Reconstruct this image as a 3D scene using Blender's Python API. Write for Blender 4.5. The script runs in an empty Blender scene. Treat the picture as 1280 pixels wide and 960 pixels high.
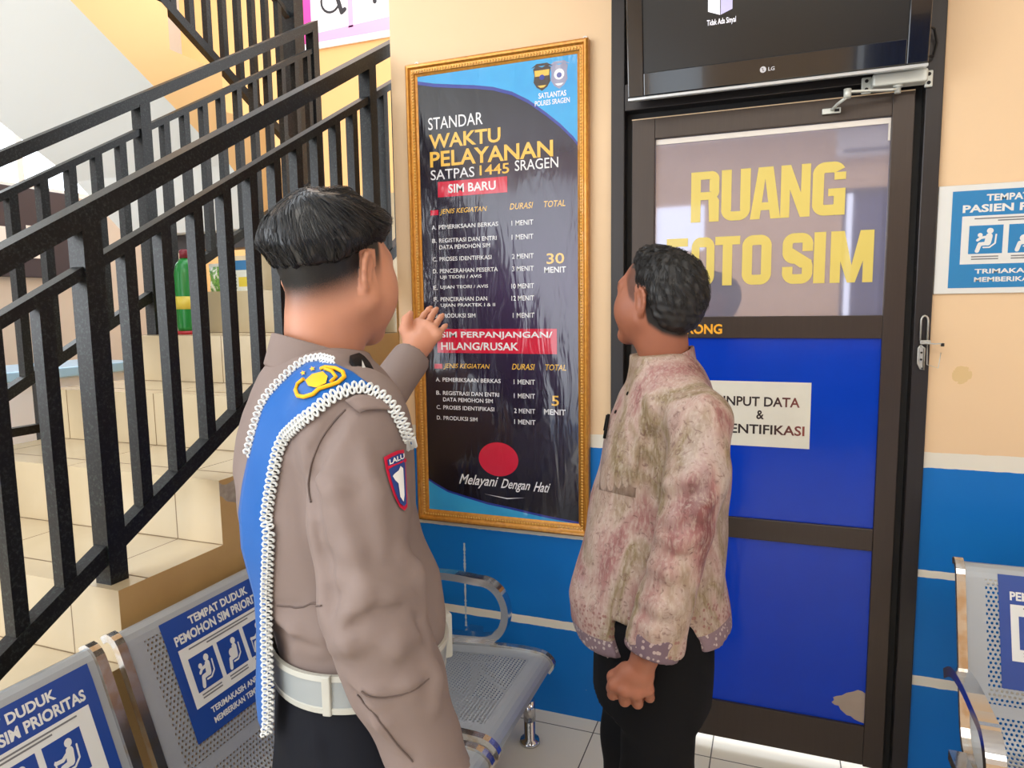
import bpy, bmesh, math, random
import numpy as np
from mathutils import Vector, Matrix

# ------------------------------------------------------------------ camera
SC = bpy.context.scene
COL = SC.collection
PI = math.pi
YAW, PITCH, ROLL, FPX = math.radians(20.80), math.radians(6.411), math.radians(-0.807), 866.7
CAM = np.array([0.0, -2.312, 1.5])
_cy, _sy = math.cos(YAW), math.sin(YAW)
FWD = np.array([-_sy * math.cos(PITCH), _cy * math.cos(PITCH), -math.sin(PITCH)])
_r = np.array([_cy, _sy, 0.0]); _u = np.cross(_r, FWD)
RGT = _r * math.cos(ROLL) + _u * math.sin(ROLL)
UPV = -_r * math.sin(ROLL) + _u * math.cos(ROLL)
cam_data = bpy.data.cameras.new('camera')
cam_data.sensor_width = 36.0
cam_data.lens = FPX / 1280 * 36.0
cam_data.clip_start = 0.02
cam_ob = bpy.data.objects.new('camera', cam_data)
COL.objects.link(cam_ob)
m = Matrix.Identity(4)
for i in range(3):
    m[i][0], m[i][1], m[i][2], m[i][3] = RGT[i], UPV[i], -FWD[i], CAM[i]
cam_ob.matrix_world = m
SC.camera = cam_ob

# ------------------------------------------------------------------ world, lights, exposure
SC.view_settings.view_transform = 'Standard'
SC.view_settings.look = 'None'
SC.view_settings.gamma = 1.0
SC.view_settings.use_curve_mapping = False
SC.view_settings.exposure = -0.82
SC.cycles.use_denoising = True
SC.cycles.max_bounces = 8
SC.cycles.sample_clamp_indirect = 6.0
SC.cycles.caustics_reflective = False
SC.cycles.caustics_refractive = False
world = bpy.data.worlds.new('daylight'); SC.world = world
world.use_nodes = True
bg = world.node_tree.nodes['Background']
bg.inputs[0].default_value = (0.86, 0.93, 1.0, 1)
bg.inputs[1].default_value = 6.0

def area(name, loc, target, sx, sy, power, color):
    l = bpy.data.lights.new(name, 'AREA')
    l.shape = 'RECTANGLE'; l.size = sx; l.size_y = sy
    l.energy = power; l.color = color
    o = bpy.data.objects.new(name, l); COL.objects.link(o)
    o.location = loc
    d = Vector(target) - Vector(loc)
    o.rotation_euler = d.to_track_quat('-Z', 'Y').to_euler()
    return o

# daylight in the openings of the room behind the camera, the stair hall window and the ceiling lamps
area('daylight_left_opening', (-4.25, -3.95, 2.05), (-0.5, -1.0, 1.3), 2.3, 1.6, 118, (0.92, 0.96, 1.0))
area('daylight_back_opening', (-2.8, -5.35, 1.7), (-1.0, -0.5, 0.6), 2.4, 2.4, 38, (0.92, 0.96, 1.0))
area('daylight_right_opening', (3.1, -3.1, 2.2), (0.6, -0.3, 0.8), 1.2, 1.0, 14, (1.0, 0.97, 0.93))
area('daylight_hall_window', (-4.25, 0.4, 2.5), (-2.2, 0.4, 1.5), 2.6, 0.9, 26, (0.92, 0.97, 1.0))
area('ceiling_light_front', (-0.2, -2.7, 3.12), (-0.2, -2.7, 0), 2.2, 1.0, 44, (1.0, 0.96, 0.88))
area('ceiling_light_back', (0.5, -4.0, 3.14), (0.5, -4.0, 0), 2.4, 1.3, 72, (1.0, 0.96, 0.88))
area('stair_light', (-2.0, 1.3, 4.6), (-2.2, 1.0, 2.0), 1.2, 1.2, 11, (1.0, 0.95, 0.86))

# ------------------------------------------------------------------ materials
def srgb(r, g, b):
    return tuple(((c / 255) / 12.92 if c / 255 <= 0.04045 else ((c / 255 + 0.055) / 1.055) ** 2.4) for c in (r, g, b))

class NT:
    """small node-tree writer"""
    def __init__(s, name):
        s.m = bpy.data.materials.new(name); s.m.use_nodes = True
        s.t = s.m.node_tree; s.b = s.t.nodes['Principled BSDF']; s.out = s.t.nodes['Material Output']
    def n(s, kind, **kw):
        x = s.t.nodes.new(kind)
        for k, v in kw.items(): setattr(x, k, v)
        return x
    def l(s, a, b): s.t.links.new(a, b)
    def val(s, sock, v):
        if hasattr(v, 'links') or hasattr(v, 'is_linked'): s.l(v, sock)
        else: sock.default_value = v
    def math(s, op, a, b=0.0, c=None):
        x = s.n('ShaderNodeMath', operation=op)
        s.val(x.inputs[0], a); s.val(x.inputs[1], b)
        if c is not None: s.val(x.inputs[2], c)
        return x.outputs[0]
    def mix(s, f, a, b):
        x = s.n('ShaderNodeMix', data_type='RGBA')
        s.val(x.inputs[0], f)
        for sock, v in ((x.inputs[6], a), (x.inputs[7], b)):
            if isinstance(v, tuple): sock.default_value = (*v[:3], 1)
            else: s.l(v, sock)
        return x.outputs[2]
    def obj(s): 
        x = s.n('ShaderNodeTexCoord'); return x.outputs['Object']
    def geo(s):
        x = s.n('ShaderNodeNewGeometry'); return x.outputs['Position']
    def uv(s):
        x = s.n('ShaderNodeTexCoord'); return x.outputs['UV']
    def xyz(s, v):
        x = s.n('ShaderNodeSeparateXYZ'); s.l(v, x.inputs[0]); return x.outputs
    def mapping(s, v, scale=(1, 1, 1), loc=(0, 0, 0), rot=(0, 0, 0)):
        x = s.n('ShaderNodeMapping'); s.l(v, x.inputs[0])
        x.inputs['Scale'].default_value = scale; x.inputs['Location'].default_value = loc; x.inputs['Rotation'].default_value = rot
        return x.outputs[0]
    def noise(s, v, scale=5.0, detail=4.0, rough=0.55, dist=0.0):
        x = s.n('ShaderNodeTexNoise'); s.l(v, x.inputs['Vector'])
        x.inputs['Scale'].default_value = scale; x.inputs['Detail'].default_value = detail
        x.inputs['Roughness'].default_value = rough; x.inputs['Distortion'].default_value = dist
        return x.outputs[0]
    def ramp(s, f, stops, interp='LINEAR'):
        x = s.n('ShaderNodeValToRGB'); cr = x.color_ramp; cr.interpolation = interp
        while len(cr.elements) < len(stops): cr.elements.new(0.5)
        for e, (p, c) in zip(cr.elements, stops):
            e.position = p; e.color = (*c[:3], 1) if isinstance(c, tuple) else (c, c, c, 1)
        s.l(f, x.inputs[0]); return x.outputs[0]
    def bump(s, h, strength=0.3, dist=0.01):
        x = s.n('ShaderNodeBump'); x.inputs['Strength'].default_value = strength; x.inputs['Distance'].default_value = dist
        s.l(h, x.inputs['Height']); s.l(x.outputs[0], s.b.inputs['Normal']); return x
    def base(s, c):
        if isinstance(c, tuple): s.b.inputs['Base Color'].default_value = (*c[:3], 1)
        else: s.l(c, s.b.inputs['Base Color'])
    def set(s, **kw):
        names = dict(rough='Roughness', metal='Metallic', spec='Specular IOR Level', coat='Coat Weight', coatr='Coat Roughness',
                     sss='Subsurface Weight', sheen='Sheen Weight', ior='IOR', emit='Emission Strength', trans='Transmission Weight', alpha='Alpha', aniso='Anisotropic')
        for k, v in kw.items(): s.val(s.b.inputs[names[k]], v)
        return s

def plain(name, c, rough=0.5, metal=0.0, spec=0.5, coat=0.0, mottle=0.0, mscale=8.0, bump=0.0, bscale=60.0, bdist=0.002):
    t = NT(name)
    t.set(rough=rough, metal=metal, spec=spec, coat=coat)
    if mottle > 0:
        f = t.noise(t.geo(), mscale, 5)
        t.base(t.mix(f, tuple(x * (1 - mottle) for x in c), tuple(min(1, x * (1 + mottle)) for x in c)))
    else: t.base(c)
    if bump > 0: t.bump(t.noise(t.geo(), bscale, 3), bump, bdist)
    return t.m

# ------------------------------------------------------------------ mesh helpers (all built in world coordinates)
WORG = {}
class MB:
    def __init__(s): s.v = []; s.f = []; s.mi = []; s.sm = []; s.uv = {}; s.n = 0; s.attr = None
    def add(s, verts, faces, mi=0, smooth=False, uvs=None):
        verts = np.asarray(verts, float).reshape(-1, 3)
        if uvs is not None:
            for k, q in enumerate(uvs): s.uv[s.n + k] = tuple(q)
        s.v.append(verts)
        for f in faces:
            s.f.append([i + s.n for i in f]); s.mi.append(mi); s.sm.append(smooth)
        s.n += len(verts); return s
    def quad(s, a, b, c, d, mi=0): return s.add([a, b, c, d], [(0, 1, 2, 3)], mi)
    def box(s, x0, x1, y0, y1, z0, z1, mi=0, bev=0.0, M=None):
        if bev > 0:
            bm = bmesh.new(); bmesh.ops.create_cube(bm, size=1)
            for q in bm.verts: q.co = Vector(((x0 + x1) / 2 + q.co.x * (x1 - x0), (y0 + y1) / 2 + q.co.y * (y1 - y0), (z0 + z1) / 2 + q.co.z * (z1 - z0)))
            bmesh.ops.bevel(bm, geom=bm.edges[:], offset=bev, segments=2, affect='EDGES', profile=0.5)
            vs = [tuple(q.co) for q in bm.verts]; bm.verts.index_update(); fs = [[q.index for q in f.verts] for f in bm.faces]; bm.free()
        else:
            vs = [(x, y, z) for x in (x0, x1) for y in (y0, y1) for z in (z0, z1)]
            fs = [(0, 1, 3, 2), (4, 6, 7, 5), (0, 4, 5, 1), (2, 3, 7, 6), (0, 2, 6, 4), (1, 5, 7, 3)]
        if M is not None: vs = [tuple(M @ Vector(q)) for q in vs]
        return s.add(vs, fs, mi)
    def tube(s, pts, r, n=10, closed=False, mi=0, smooth=True, caps=True, sq=None, up=(0, 0, 1)):
        """round tube (r scalar or list) or, with sq=(w,h), a rectangular bar, along a polyline"""
        P = [np.asarray(p, float) for p in pts]; N = len(P); up0 = np.asarray(up, float)
        rs = list(r) if hasattr(r, '__len__') else [r] * N
        if sq: prof = [(-sq[0] / 2, -sq[1] / 2), (sq[0] / 2, -sq[1] / 2), (sq[0] / 2, sq[1] / 2), (-sq[0] / 2, sq[1] / 2)]; n = 4; smooth = False
        else: prof = [(math.cos(2 * PI * k / n), math.sin(2 * PI * k / n)) for k in range(n)]
        V = []; prev = None
        for i in range(N):
            a = P[i - 1] if (i > 0 or closed) else P[i]; b = P[(i + 1) % N] if (i < N - 1 or closed) else P[i]
            t = b - a; t = t / (np.linalg.norm(t) + 1e-12)
            ref = up0 if prev is None else prev
            side = np.cross(t, ref)
            if np.linalg.norm(side) < 1e-5: side = np.cross(t, np.array([1.0, 0.1, 0]))
            side /= np.linalg.norm(side); u2 = np.cross(side, t)
            if not sq: prev = u2
            k = 1.0
            if sq and 0 < i < N - 1 or (sq and closed):
                d1 = P[i] - P[i - 1]; d1 /= np.linalg.norm(d1); k = 1 / max(0.5, np.dot(d1, t))
            for (p, q) in prof: V.append(P[i] + side * p * (rs[i] if not sq else k) + u2 * q * (rs[i] if not sq else 1.0))
        F = []
        for i in range(N if closed else N - 1):
            j = (i + 1) % N
            for k in range(n): F.append((i * n + k, i * n + (k + 1) % n, j * n + (k + 1) % n, j * n + k))
        s.add(V, F, mi, smooth)
        if caps and not closed:
            s.add(V[:n], [list(range(n))[::-1]], mi); s.add(V[-n:], [list(range(n))], mi)
        return s
    def prism(s, poly, o, u, v, depth, mi=0):
        """polygon in the plane o+u,v extruded by depth along u x v"""
        o, u, v = (np.asarray(q, float) for q in (o, u, v)); w = np.cross(u, v); w = w / np.linalg.norm(w) * depth
        A = [o + u * a + v * b for a, b in poly]; B = [q + w for q in A]; n = len(poly)
        F = [list(range(n))[::-1], list(range(n, 2 * n))] + [(i, (i + 1) % n, n + (i + 1) % n, n + i) for i in range(n)]
        return s.add(A + B, F, mi)
    def flat(s, poly, o, u, v, mi=0):
        o, u, v = (np.asarray(q, float) for q in (o, u, v))
        return s.add([o + u * a + v * b for a, b in poly], [list(range(len(poly)))], mi)
    def lathe(s, prof, c, axis=(0, 0, 1), n=16, mi=0):
        c = np.asarray(c, float); ax = np.asarray(axis, float); ax /= np.linalg.norm(ax)
        a = np.cross(ax, (1, 0, 0) if abs(ax[0]) < 0.9 else (0, 1, 0)); a /= np.linalg.norm(a); b = np.cross(ax, a)
        V = [c + ax * h + (a * math.cos(2 * PI * k / n) + b * math.sin(2 * PI * k / n)) * r for r, h in prof for k in range(n)]
        F = [(i * n + k, i * n + (k + 1) % n, (i + 1) * n + (k + 1) % n, (i + 1) * n + k) for i in range(len(prof) - 1) for k in range(n)]
        s.add(V, F, mi, True)
        s.add(V[:n], [list(range(n))[::-1]], mi); s.add(V[-n:], [list(range(n))], mi)
        return s
    def ball(s, c, r, mi=0, n=8, sc=(1, 1, 1)):
        V = []; F = []
        for i in range(n + 1):
            th = PI * i / n
            for k in range(2 * n):
                ph = PI * k / n
                V.append((c[0] + r * sc[0] * math.sin(th) * math.cos(ph), c[1] + r * sc[1] * math.sin(th) * math.sin(ph), c[2] + r * sc[2] * math.cos(th)))
        for i in range(n):
            for k in range(2 * n): F.append((i * 2 * n + k, (i + 1) * 2 * n + k, (i + 1) * 2 * n + (k + 1) % (2 * n), i * 2 * n + (k + 1) % (2 * n)))
        return s.add(V, F, mi, True)
    def build(s, name, mats, parent=None, org=None, recalc=True):
        if not isinstance(mats, (list, tuple)): mats = [mats]
        V = np.concatenate(s.v) if s.v else np.zeros((0, 3))
        o0 = np.array(WORG[parent.name]) if parent is not None else np.array(org if org is not None else (0, 0, 0), float)
        me = bpy.data.meshes.new(name)
        me.from_pydata((V - o0).tolist(), [], s.f)
        for q in mats: me.materials.append(q)
        me.polygons.foreach_set('material_index', s.mi); me.polygons.foreach_set('use_smooth', s.sm)
        if s.uv:
            L = me.uv_layers.new(name='UVMap'); li = np.zeros(len(me.loops), int); me.loops.foreach_get('vertex_index', li)
            L.data.foreach_set('uv', np.array([s.uv.get(int(i), (0, 0)) for i in li], float).ravel())
        if recalc and len(s.f) < 60000:
            bm = bmesh.new(); bm.from_mesh(me)
            bmesh.ops.remove_doubles(bm, verts=bm.verts, dist=1e-6) if not s.uv else None
            bmesh.ops.recalc_face_normals(bm, faces=bm.faces); bm.to_mesh(me); bm.free()
        me.update()
        o = bpy.data.objects.new(name, me); COL.objects.link(o)
        if parent is not None: o.parent = parent
        else: o.location = tuple(o0)
        WORG[o.name] = tuple(o0)
        return o

def thing(name, label, cat, loc, group=None, kind=None):
    o = bpy.data.objects.new(name, None); COL.objects.link(o); o.location = loc; o.empty_display_size = 0.1
    WORG[o.name] = tuple(loc)
    return tag(o, label, cat, group, kind)
def tag(o, label=None, cat=None, group=None, kind=None):
    if label: o['label'] = label
    if cat: o['category'] = cat
    if group: o['group'] = group
    if kind: o['kind'] = kind
    return o
def struct(name, mb, mats, label=None, cat=None, **kw):
    o = mb.build(name, mats, **kw); o['kind'] = 'structure'
    if label: o['label'] = label
    o['category'] = cat or name.split('_')[0]
    return o

# ------------------------------------------------------------------ lettering: outline text as flat polygons in 2-D
_TXT = {}
def text2d(st, bold=0.0, res=3):
    k = (st, bold, res)
    if k in _TXT: return _TXT[k]
    c = bpy.data.curves.new('lettering', 'FONT'); c.body = st; c.size = 1.0; c.offset = bold; c.resolution_u = res
    o = bpy.data.objects.new('lettering', c); COL.objects.link(o)
    bpy.context.view_layer.update()
    ev = o.evaluated_get(bpy.context.evaluated_depsgraph_get()); me = ev.to_mesh()
    V = np.array([(p.co.x, p.co.y) for p in me.vertices]); F = [list(p.vertices) for p in me.polygons]
    ev.to_mesh_clear(); bpy.data.objects.remove(o); bpy.data.curves.remove(c)
    V = V - V.min(0); V = V / np.array([V[:, 0].max(), V[:, 1].max()])
    _TXT[k] = (V, F); return _TXT[k]
def put_text(mb, st, x0, x1, z0, z1, mp, mi=0, bold=0.0, shear=0.0, res=3):
    """fit the inked box of st to x0..x1, z0..z1 (plane coordinates), placed by mp(x, z) -> point"""
    V, F = text2d(st, bold, res)
    X = x0 + V[:, 0] * (x1 - x0) + shear * (V[:, 1] - 0.5) * (z1 - z0); Z = z0 + V[:, 1] * (z1 - z0)
    mb.add([mp(a, b) for a, b in zip(X, Z)], F, mi)
def stroke2d(pts, w):
    """thick open polyline as a polygon strip: list of quads"""
    out = []
    P = [np.array(p, float) for p in pts]
    for a, b in zip(P[:-1], P[1:]):
        d = b - a; d /= np.linalg.norm(d) + 1e-9; q = np.array([-d[1], d[0]]) * w / 2
        out.append([a + q, a - q, b - q, b + q])
    for p in P: out.append([p + np.array([math.cos(t), math.sin(t)]) * w / 2 for t in np.linspace(0, 2 * PI, 10, endpoint=False)])
    return out
def disc2d(c, r, n=20, ry=None):
    return [(c[0] + r * math.cos(2 * PI * k / n), c[1] + (ry or r) * math.sin(2 * PI * k / n)) for k in range(n)]
def put_polys(mb, polys, x0, z0, sx, sz, mp, mi=0):
    for k, p in enumerate(polys):
        P = [mp(x0 + a * sx, z0 + b * sz) for a, b in p]
        if len(polys) > 1:      # overlapping strokes of one mark: a hair's breadth apart
            o = np.array(P[0]); a, b = x0 + p[0][0] * sx, z0 + p[0][1] * sz
            nn = np.cross(np.array(mp(a + 1e-3, b)) - o, np.array(mp(a, b + 1e-3)) - o); nn /= np.linalg.norm(nn) + 1e-12
            P = [tuple(np.array(q) + nn * 1.6e-5 * k) for q in P]
        mb.add(P, [list(range(len(p)))], mi)
def rrect2d(x0, x1, z0, z1, r, n=5):
    out = []
    for cx, cz, a0 in ((x1 - r, z0 + r, -PI / 2), (x1 - r, z1 - r, 0), (x0 + r, z1 - r, PI / 2), (x0 + r, z0 + r, PI)):
        for k in range(n + 1): out.append((cx + r * math.cos(a0 + PI / 2 * k / n), cz + r * math.sin(a0 + PI / 2 * k / n)))
    return out
# ------------------------------------------------------------------ the room shell
CREAM = srgb(236, 203, 163); BLUEP = srgb(18, 116, 200); STRIPE = srgb(232, 226, 212); BRONZE = srgb(66, 56, 50)
def dado_material():
    t = NT('painted_wall'); p = t.geo(); x = t.xyz(p)
    n = t.noise(p, 3.0, 5); fine = t.noise(p, 90.0, 3)
    z = t.math('ADD', x[2], t.math('MULTIPLY', t.math('SUBTRACT', t.noise(p, 25.0, 2), 0.5), 0.006))
    cream = t.mix(n, tuple(c * 0.96 for c in CREAM), tuple(min(1, c * 1.03) for c in CREAM))
    blue = t.mix(n, tuple(c * 0.88 for c in BLUEP), tuple(c * 1.08 for c in BLUEP))
    z01 = t.math('DIVIDE', z, 2.0)
    white = t.ramp(z01, [(0.0, 0.0), (0.326 / 2, 1.0), (0.352 / 2, 0.0), (0.666 / 2, 1.0), (0.693 / 2, 0.0), (1.004 / 2, 1.0), (1.047 / 2, 0.0)], 'CONSTANT')
    up = t.math('GREATER_THAN', z, 1.03)
    col = t.mix(up, blue, cream); col = t.mix(white, col, STRIPE)
    # long thin scratch in the blue paint left of the door, chipped spots low down, rubbed patch by the hasp
    sx = t.math('ABSOLUTE', t.math('ADD', x[0], 1.081)); w = t.math('MULTIPLY', t.noise(t.mapping(p, (1, 1, 30)), 3.0, 4), 0.011)
    a = t.math('LESS_THAN', sx, t.math('SUBTRACT', w, 0.002)); b = t.math('LESS_THAN', t.math('ABSOLUTE', t.math('SUBTRACT', x[2], 0.445)), 0.165)
    cut = t.math('MULTIPLY', t.math('MULTIPLY', a, b), t.math('LESS_THAN', x[0], -0.9))
    col = t.mix(cut, col, srgb(190, 200, 205))
    low = t.math('MULTIPLY', t.math('GREATER_THAN', t.noise(p, 34.0, 3), 0.71), t.math('LESS_THAN', x[2], 0.24))
    col = t.mix(low, col, srgb(200, 200, 196))
    d1 = t.math('ADD', t.math('POWER', t.math('DIVIDE', t.math('SUBTRACT', x[0], 0.505), 0.03), 2.0), t.math('POWER', t.math('DIVIDE', t.math('SUBTRACT', x[2], 1.285), 0.028), 2.0))
    patch = t.math('LESS_THAN', t.math('ADD', d1, t.math('MULTIPLY', t.noise(p, 60.0, 3), 1.6)), 1.5)
    col = t.mix(t.math('MULTIPLY', patch, 0.6), col, srgb(214, 182, 120))
    t.base(col); t.set(rough=0.42, spec=0.25)
    t.bump(t.noise(p, 14.0, 6), 0.10, 0.01)
    return t.m
M_WALL = dado_material()
M_CREAM = plain('cream_paint', CREAM, 0.5, mottle=0.04, mscale=3, bump=0.08, bscale=20)
M_MUSTARD = plain('ochre_paint', srgb(236, 186, 122), 0.5, mottle=0.05, mscale=3)
M_WHITE = plain('white_ceiling', srgb(236, 238, 238), 0.6)
M_BLACK = plain('black_gap', srgb(14, 13, 14), 0.6)

def tile_floor():
    t = NT('floor_tile'); p = t.geo(); x = t.xyz(p)
    def line(v, off): 
        f = t.math('FRACT', t.math('DIVIDE', t.math('ADD', v, off), 0.40)); return t.math('LESS_THAN', f, 0.010)
    g = t.math('MAXIMUM', line(x[0], 50.165), line(x[1], 50.075))
    n = t.noise(p, 4.0, 6)
    c = t.mix(n, srgb(240, 228, 206), srgb(248, 240, 222))
    speck = t.math('GREATER_THAN', t.noise(p, 120.0, 2), 0.76)
    c = t.mix(t.math('MULTIPLY', speck, 0.4), c, srgb(120, 105, 85))
    t.base(t.mix(g, c, srgb(95, 85, 72))); t.set(rough=t.math('ADD', 0.16, t.math('MULTIPLY', g, 0.5)), spec=0.5)
    return t.m
XR, XL, YB, ZC = 3.2, -4.4, -5.5, 3.20
fl = MB().box(XL - 0.1, XR + 0.1, YB - 0.1, 2.3, -0.12, 0)
struct('floor', fl, tile_floor(), 'beige glossy ceramic tile floor with dark grout')
# main wall with the doorway (opening x -.515 .. .419, to 2.75)
w = MB()
w.box(-1.3325, -0.5154, 0, 0.15, 0, 4.6); w.box(0.4189, XR, 0, 0.15, 0, 3.3); w.box(-0.5154, 0.4189, 0, 0.15, 2.75, 3.3)
struct('wall_front', w, M_WALL, 'cream wall with blue dado and white stripes around the office door')
struct('wall_right', MB().box(XR, XR + 0.12, -1.9, 0.15, 0, ZC).box(XR, XR + 0.12, YB, -4.3, 0, ZC).box(XR, XR + 0.12, -4.3, -1.9, 0, 1.65).box(XR, XR + 0.12, -4.3, -1.9, 2.75, ZC).box(XR, XR + 0.12, -4.3, -3.75, 1.65, 2.75).box(XR, XR + 0.12, -2.45, -1.9, 1.65, 2.75), M_WALL)
# wall behind the camera, with a bright high opening, a curtained window and a wide opening towards the yard
w = MB()
xs = [XL, -4.1, -1.55, -1.27, -0.74, 0.60, 1.34, XR]
for a, b, holes in ((XL, -4.1, []), (-4.1, -1.55, [(0.15, 2.95)]), (-1.55, -1.27, []), (-1.27, -0.74, [(2.07, 2.56)]), (-0.74, 0.60, []), (0.60, 1.34, [(1.31, 2.62)]), (1.34, XR, [])):
    z = 0
    for h0, h1 in holes: w.box(a, b, YB - 0.12, YB, z, h0); z = h1
    w.box(a, b, YB - 0.12, YB, z, ZC)
struct('wall_back', w, M_WALL)
struct('ceiling', MB().box(-1.40, XR + 0.12, YB - 0.12, 0.15, ZC, ZC + 0.1).box(XL - 0.1, -1.40, YB - 0.12, -2.6, ZC, ZC + 0.1), M_WHITE)
t = NT('blue_curtain'); p = t.geo(); x = t.xyz(p)
t.base(t.mix(t.math('MULTIPLY', t.math('ADD', t.math('SINE', t.math('MULTIPLY', x[0], 95.0)), 1.0), 0.5), srgb(26, 40, 92), srgb(66, 84, 150))); t.set(rough=0.8)
cw = thing('window_1', 'window with dark blue curtain in the wall behind', 'window', (0.97, YB - 0.05, 1.96), kind='structure')
mb = MB()
for a, b, c, d in ((0.60, 0.64, 1.31, 2.62), (1.30, 1.34, 1.31, 2.62), (0.64, 1.30, 1.31, 1.35), (0.64, 1.30, 2.58, 2.62)): mb.box(a, b, YB - 0.09, YB - 0.02, c, d)
mb.build('window_frame', plain('curtain_window_frame', srgb(50, 48, 60), 0.4), cw)
NX = 60; V = []
for k in range(NX + 1):
    xx = 0.70 + 0.60 * k / NX; yy = YB - 0.075 + 0.012 * math.sin(k * 1.05)
    V += [(xx, yy, 1.35), (xx, yy, 2.58)]
MB().add(V, [(2 * k, 2 * k + 2, 2 * k + 3, 2 * k + 1) for k in range(NX)], 0, True).build('curtain', t.m, cw)
ac = thing('air_conditioner', 'white split air conditioner on the wall behind', 'air conditioner', (0.95, YB, 2.9))
M_ACW = plain('white_plastic', srgb(226, 228, 232), 0.35)
MB().box(0.52, 1.38, YB, YB + 0.21, 2.90, 3.16, bev=0.02).build('body', M_ACW, ac)
MB().box(0.58, 1.32, YB + 0.195, YB + 0.216, 2.925, 2.965, bev=0.004).build('vent', plain('grey_vent', srgb(90, 96, 110), 0.4), ac)

# stair hall: far wall of the landing and the left wall with its window
struct('wall_stair', MB().box(XL, -1.0, 2.10, 2.25, 0, 5.2), M_MUSTARD, 'ochre wall behind the stair landing')
w = MB(); WX = -4.4
w.box(WX - 0.12, WX, -2.6, 2.1, 0, 2.26); w.box(WX - 0.12, WX, -2.6, 2.1, 3.0, 5.2); w.box(WX - 0.12, WX, -2.6, -1.2, 2.26, 3.0); w.box(WX - 0.12, WX, 1.75, 2.1, 2.26, 3.0)
w.box(WX - 0.12, WX, -2.8, -2.6, 0, ZC).box(WX - 0.12, WX, YB, -5.15, 0, ZC).box(WX - 0.12, WX, -5.15, -2.8, 0, 0.9).box(WX - 0.12, WX, -5.15, -2.8, 2.95, ZC)
def hall_paint():
    t = NT('hall_wall'); p = t.geo(); x = t.xyz(p); n = t.noise(p, 3.0, 5)
    c = t.mix(n, srgb(190, 178, 165), srgb(206, 195, 182))
    t.base(c); t.set(rough=0.6); return t.m
struct('wall_left', w, hall_paint(), 'pale grey beige wall of the stair hall under the bright window')
fr = thing('window_2', 'bright high window of the stair hall behind the railings', 'window', (WX - 0.06, 0.3, 2.26), kind='structure')
mb = MB()
mb.box(WX - 0.09, WX - 0.03, -1.2, 1.75, 2.26, 2.30).box(WX - 0.09, WX - 0.03, -1.2, 1.75, 2.96, 3.0)
for yy in (-1.2, -0.24, 0.75, 1.71): mb.box(WX - 0.09, WX - 0.03, yy, yy + 0.04, 2.26, 3.0)
mb.build('window_frame', plain('white_frame', srgb(230, 232, 232), 0.4), fr)

# ------------------------------------------------------------------ door
def bronze(name, c=BRONZE, rough=0.34):
    t = NT(name); p = t.geo(); n = t.noise(t.mapping(p, (60, 60, 2)), 4.0, 3)
    t.base(t.mix(n, tuple(q * 0.85 for q in c), tuple(q * 1.12 for q in c))); t.set(rough=rough, metal=0.35, spec=0.5); return t.m
M_BRZ = bronze('bronze_aluminium'); M_BRZD = bronze('dark_bronze_aluminium', srgb(48, 44, 44))
door = thing('door_1', 'dark bronze aluminium door with RUANG FOTO SIM glass and blue panels', 'door', (-0.05, 0.0, 0.0), kind='structure')
mb = MB()
mb.box(-0.5154, -0.471, -0.018, 0.10, 0, 2.75, bev=0.003); mb.box(0.375, 0.4189, -0.018, 0.10, 0, 2.75, bev=0.003)
mb.box(-0.471, 0.375, -0.018, 0.10, 2.117, 2.20, bev=0.003); mb.box(-0.471, 0.375, -0.018, 0.10, 2.70, 2.75, bev=0.003)
mb.box(-0.471, 0.375, 0.03, 0.05, 2.20, 2.70)
mb.build('door_frame', M_BRZD, door)
MB().box(-0.471, -0.451, 0.03, 0.09, 0.0, 2.117).box(0.355, 0.375, 0.03, 0.09, 0.0, 2.117).box(-0.451, 0.355, 0.03, 0.09, 2.094, 2.117).build('door_stop', M_BLACK, door)
mb = MB()
mb.box(-0.449, -0.376, -0.004, 0.036, 0.03, 2.092, bev=0.002); mb.box(0.2965, 0.353, -0.004, 0.036, 0.03, 2.092, bev=0.002)
for a, b in ((2.026, 2.092), (1.389, 1.4576), (0.737, 0.806), (0.034, 0.1634)): mb.box(-0.376, 0.2965, -0.003, 0.036, a, b, bev=0.002)
mb.box(-0.376, 0.2965, 0.030, 0.036, 0.16, 2.03)
leaf = mb.build('door_leaf', M_BRZ, door)
MB().box(-0.45, 0.352, -0.0052, -0.004, 2.0885, 2.0915).build('edge_strip', plain('pale_edge', srgb(225, 196, 160), 0.4), leaf)
# upper pane: grey reflective film behind clear glass
t = NT('reflective_glass'); p = t.geo()
t.base(t.mix(t.noise(p, 6.0, 4), srgb(156, 152, 170), srgb(168, 164, 182))); t.set(rough=0.04, metal=0.42, spec=0.9, coat=1.0, coatr=0.02)
mb = MB().box(-0.376, 0.2965, 0.012, 0.018, 1.4576, 2.026)
gl = mb.build('glass_pane', t.m, door)
MB().box(-0.374, 0.290, 0.0085, 0.0118, 2.008, 2.024).box(0.290, 0.296, 0.0085, 0.0118, 1.96, 2.024).build('white_strip', plain('strip_white', srgb(236, 228, 218), 0.5), gl)  # plain white strip along the pane's top, turning down at its right edge
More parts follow.
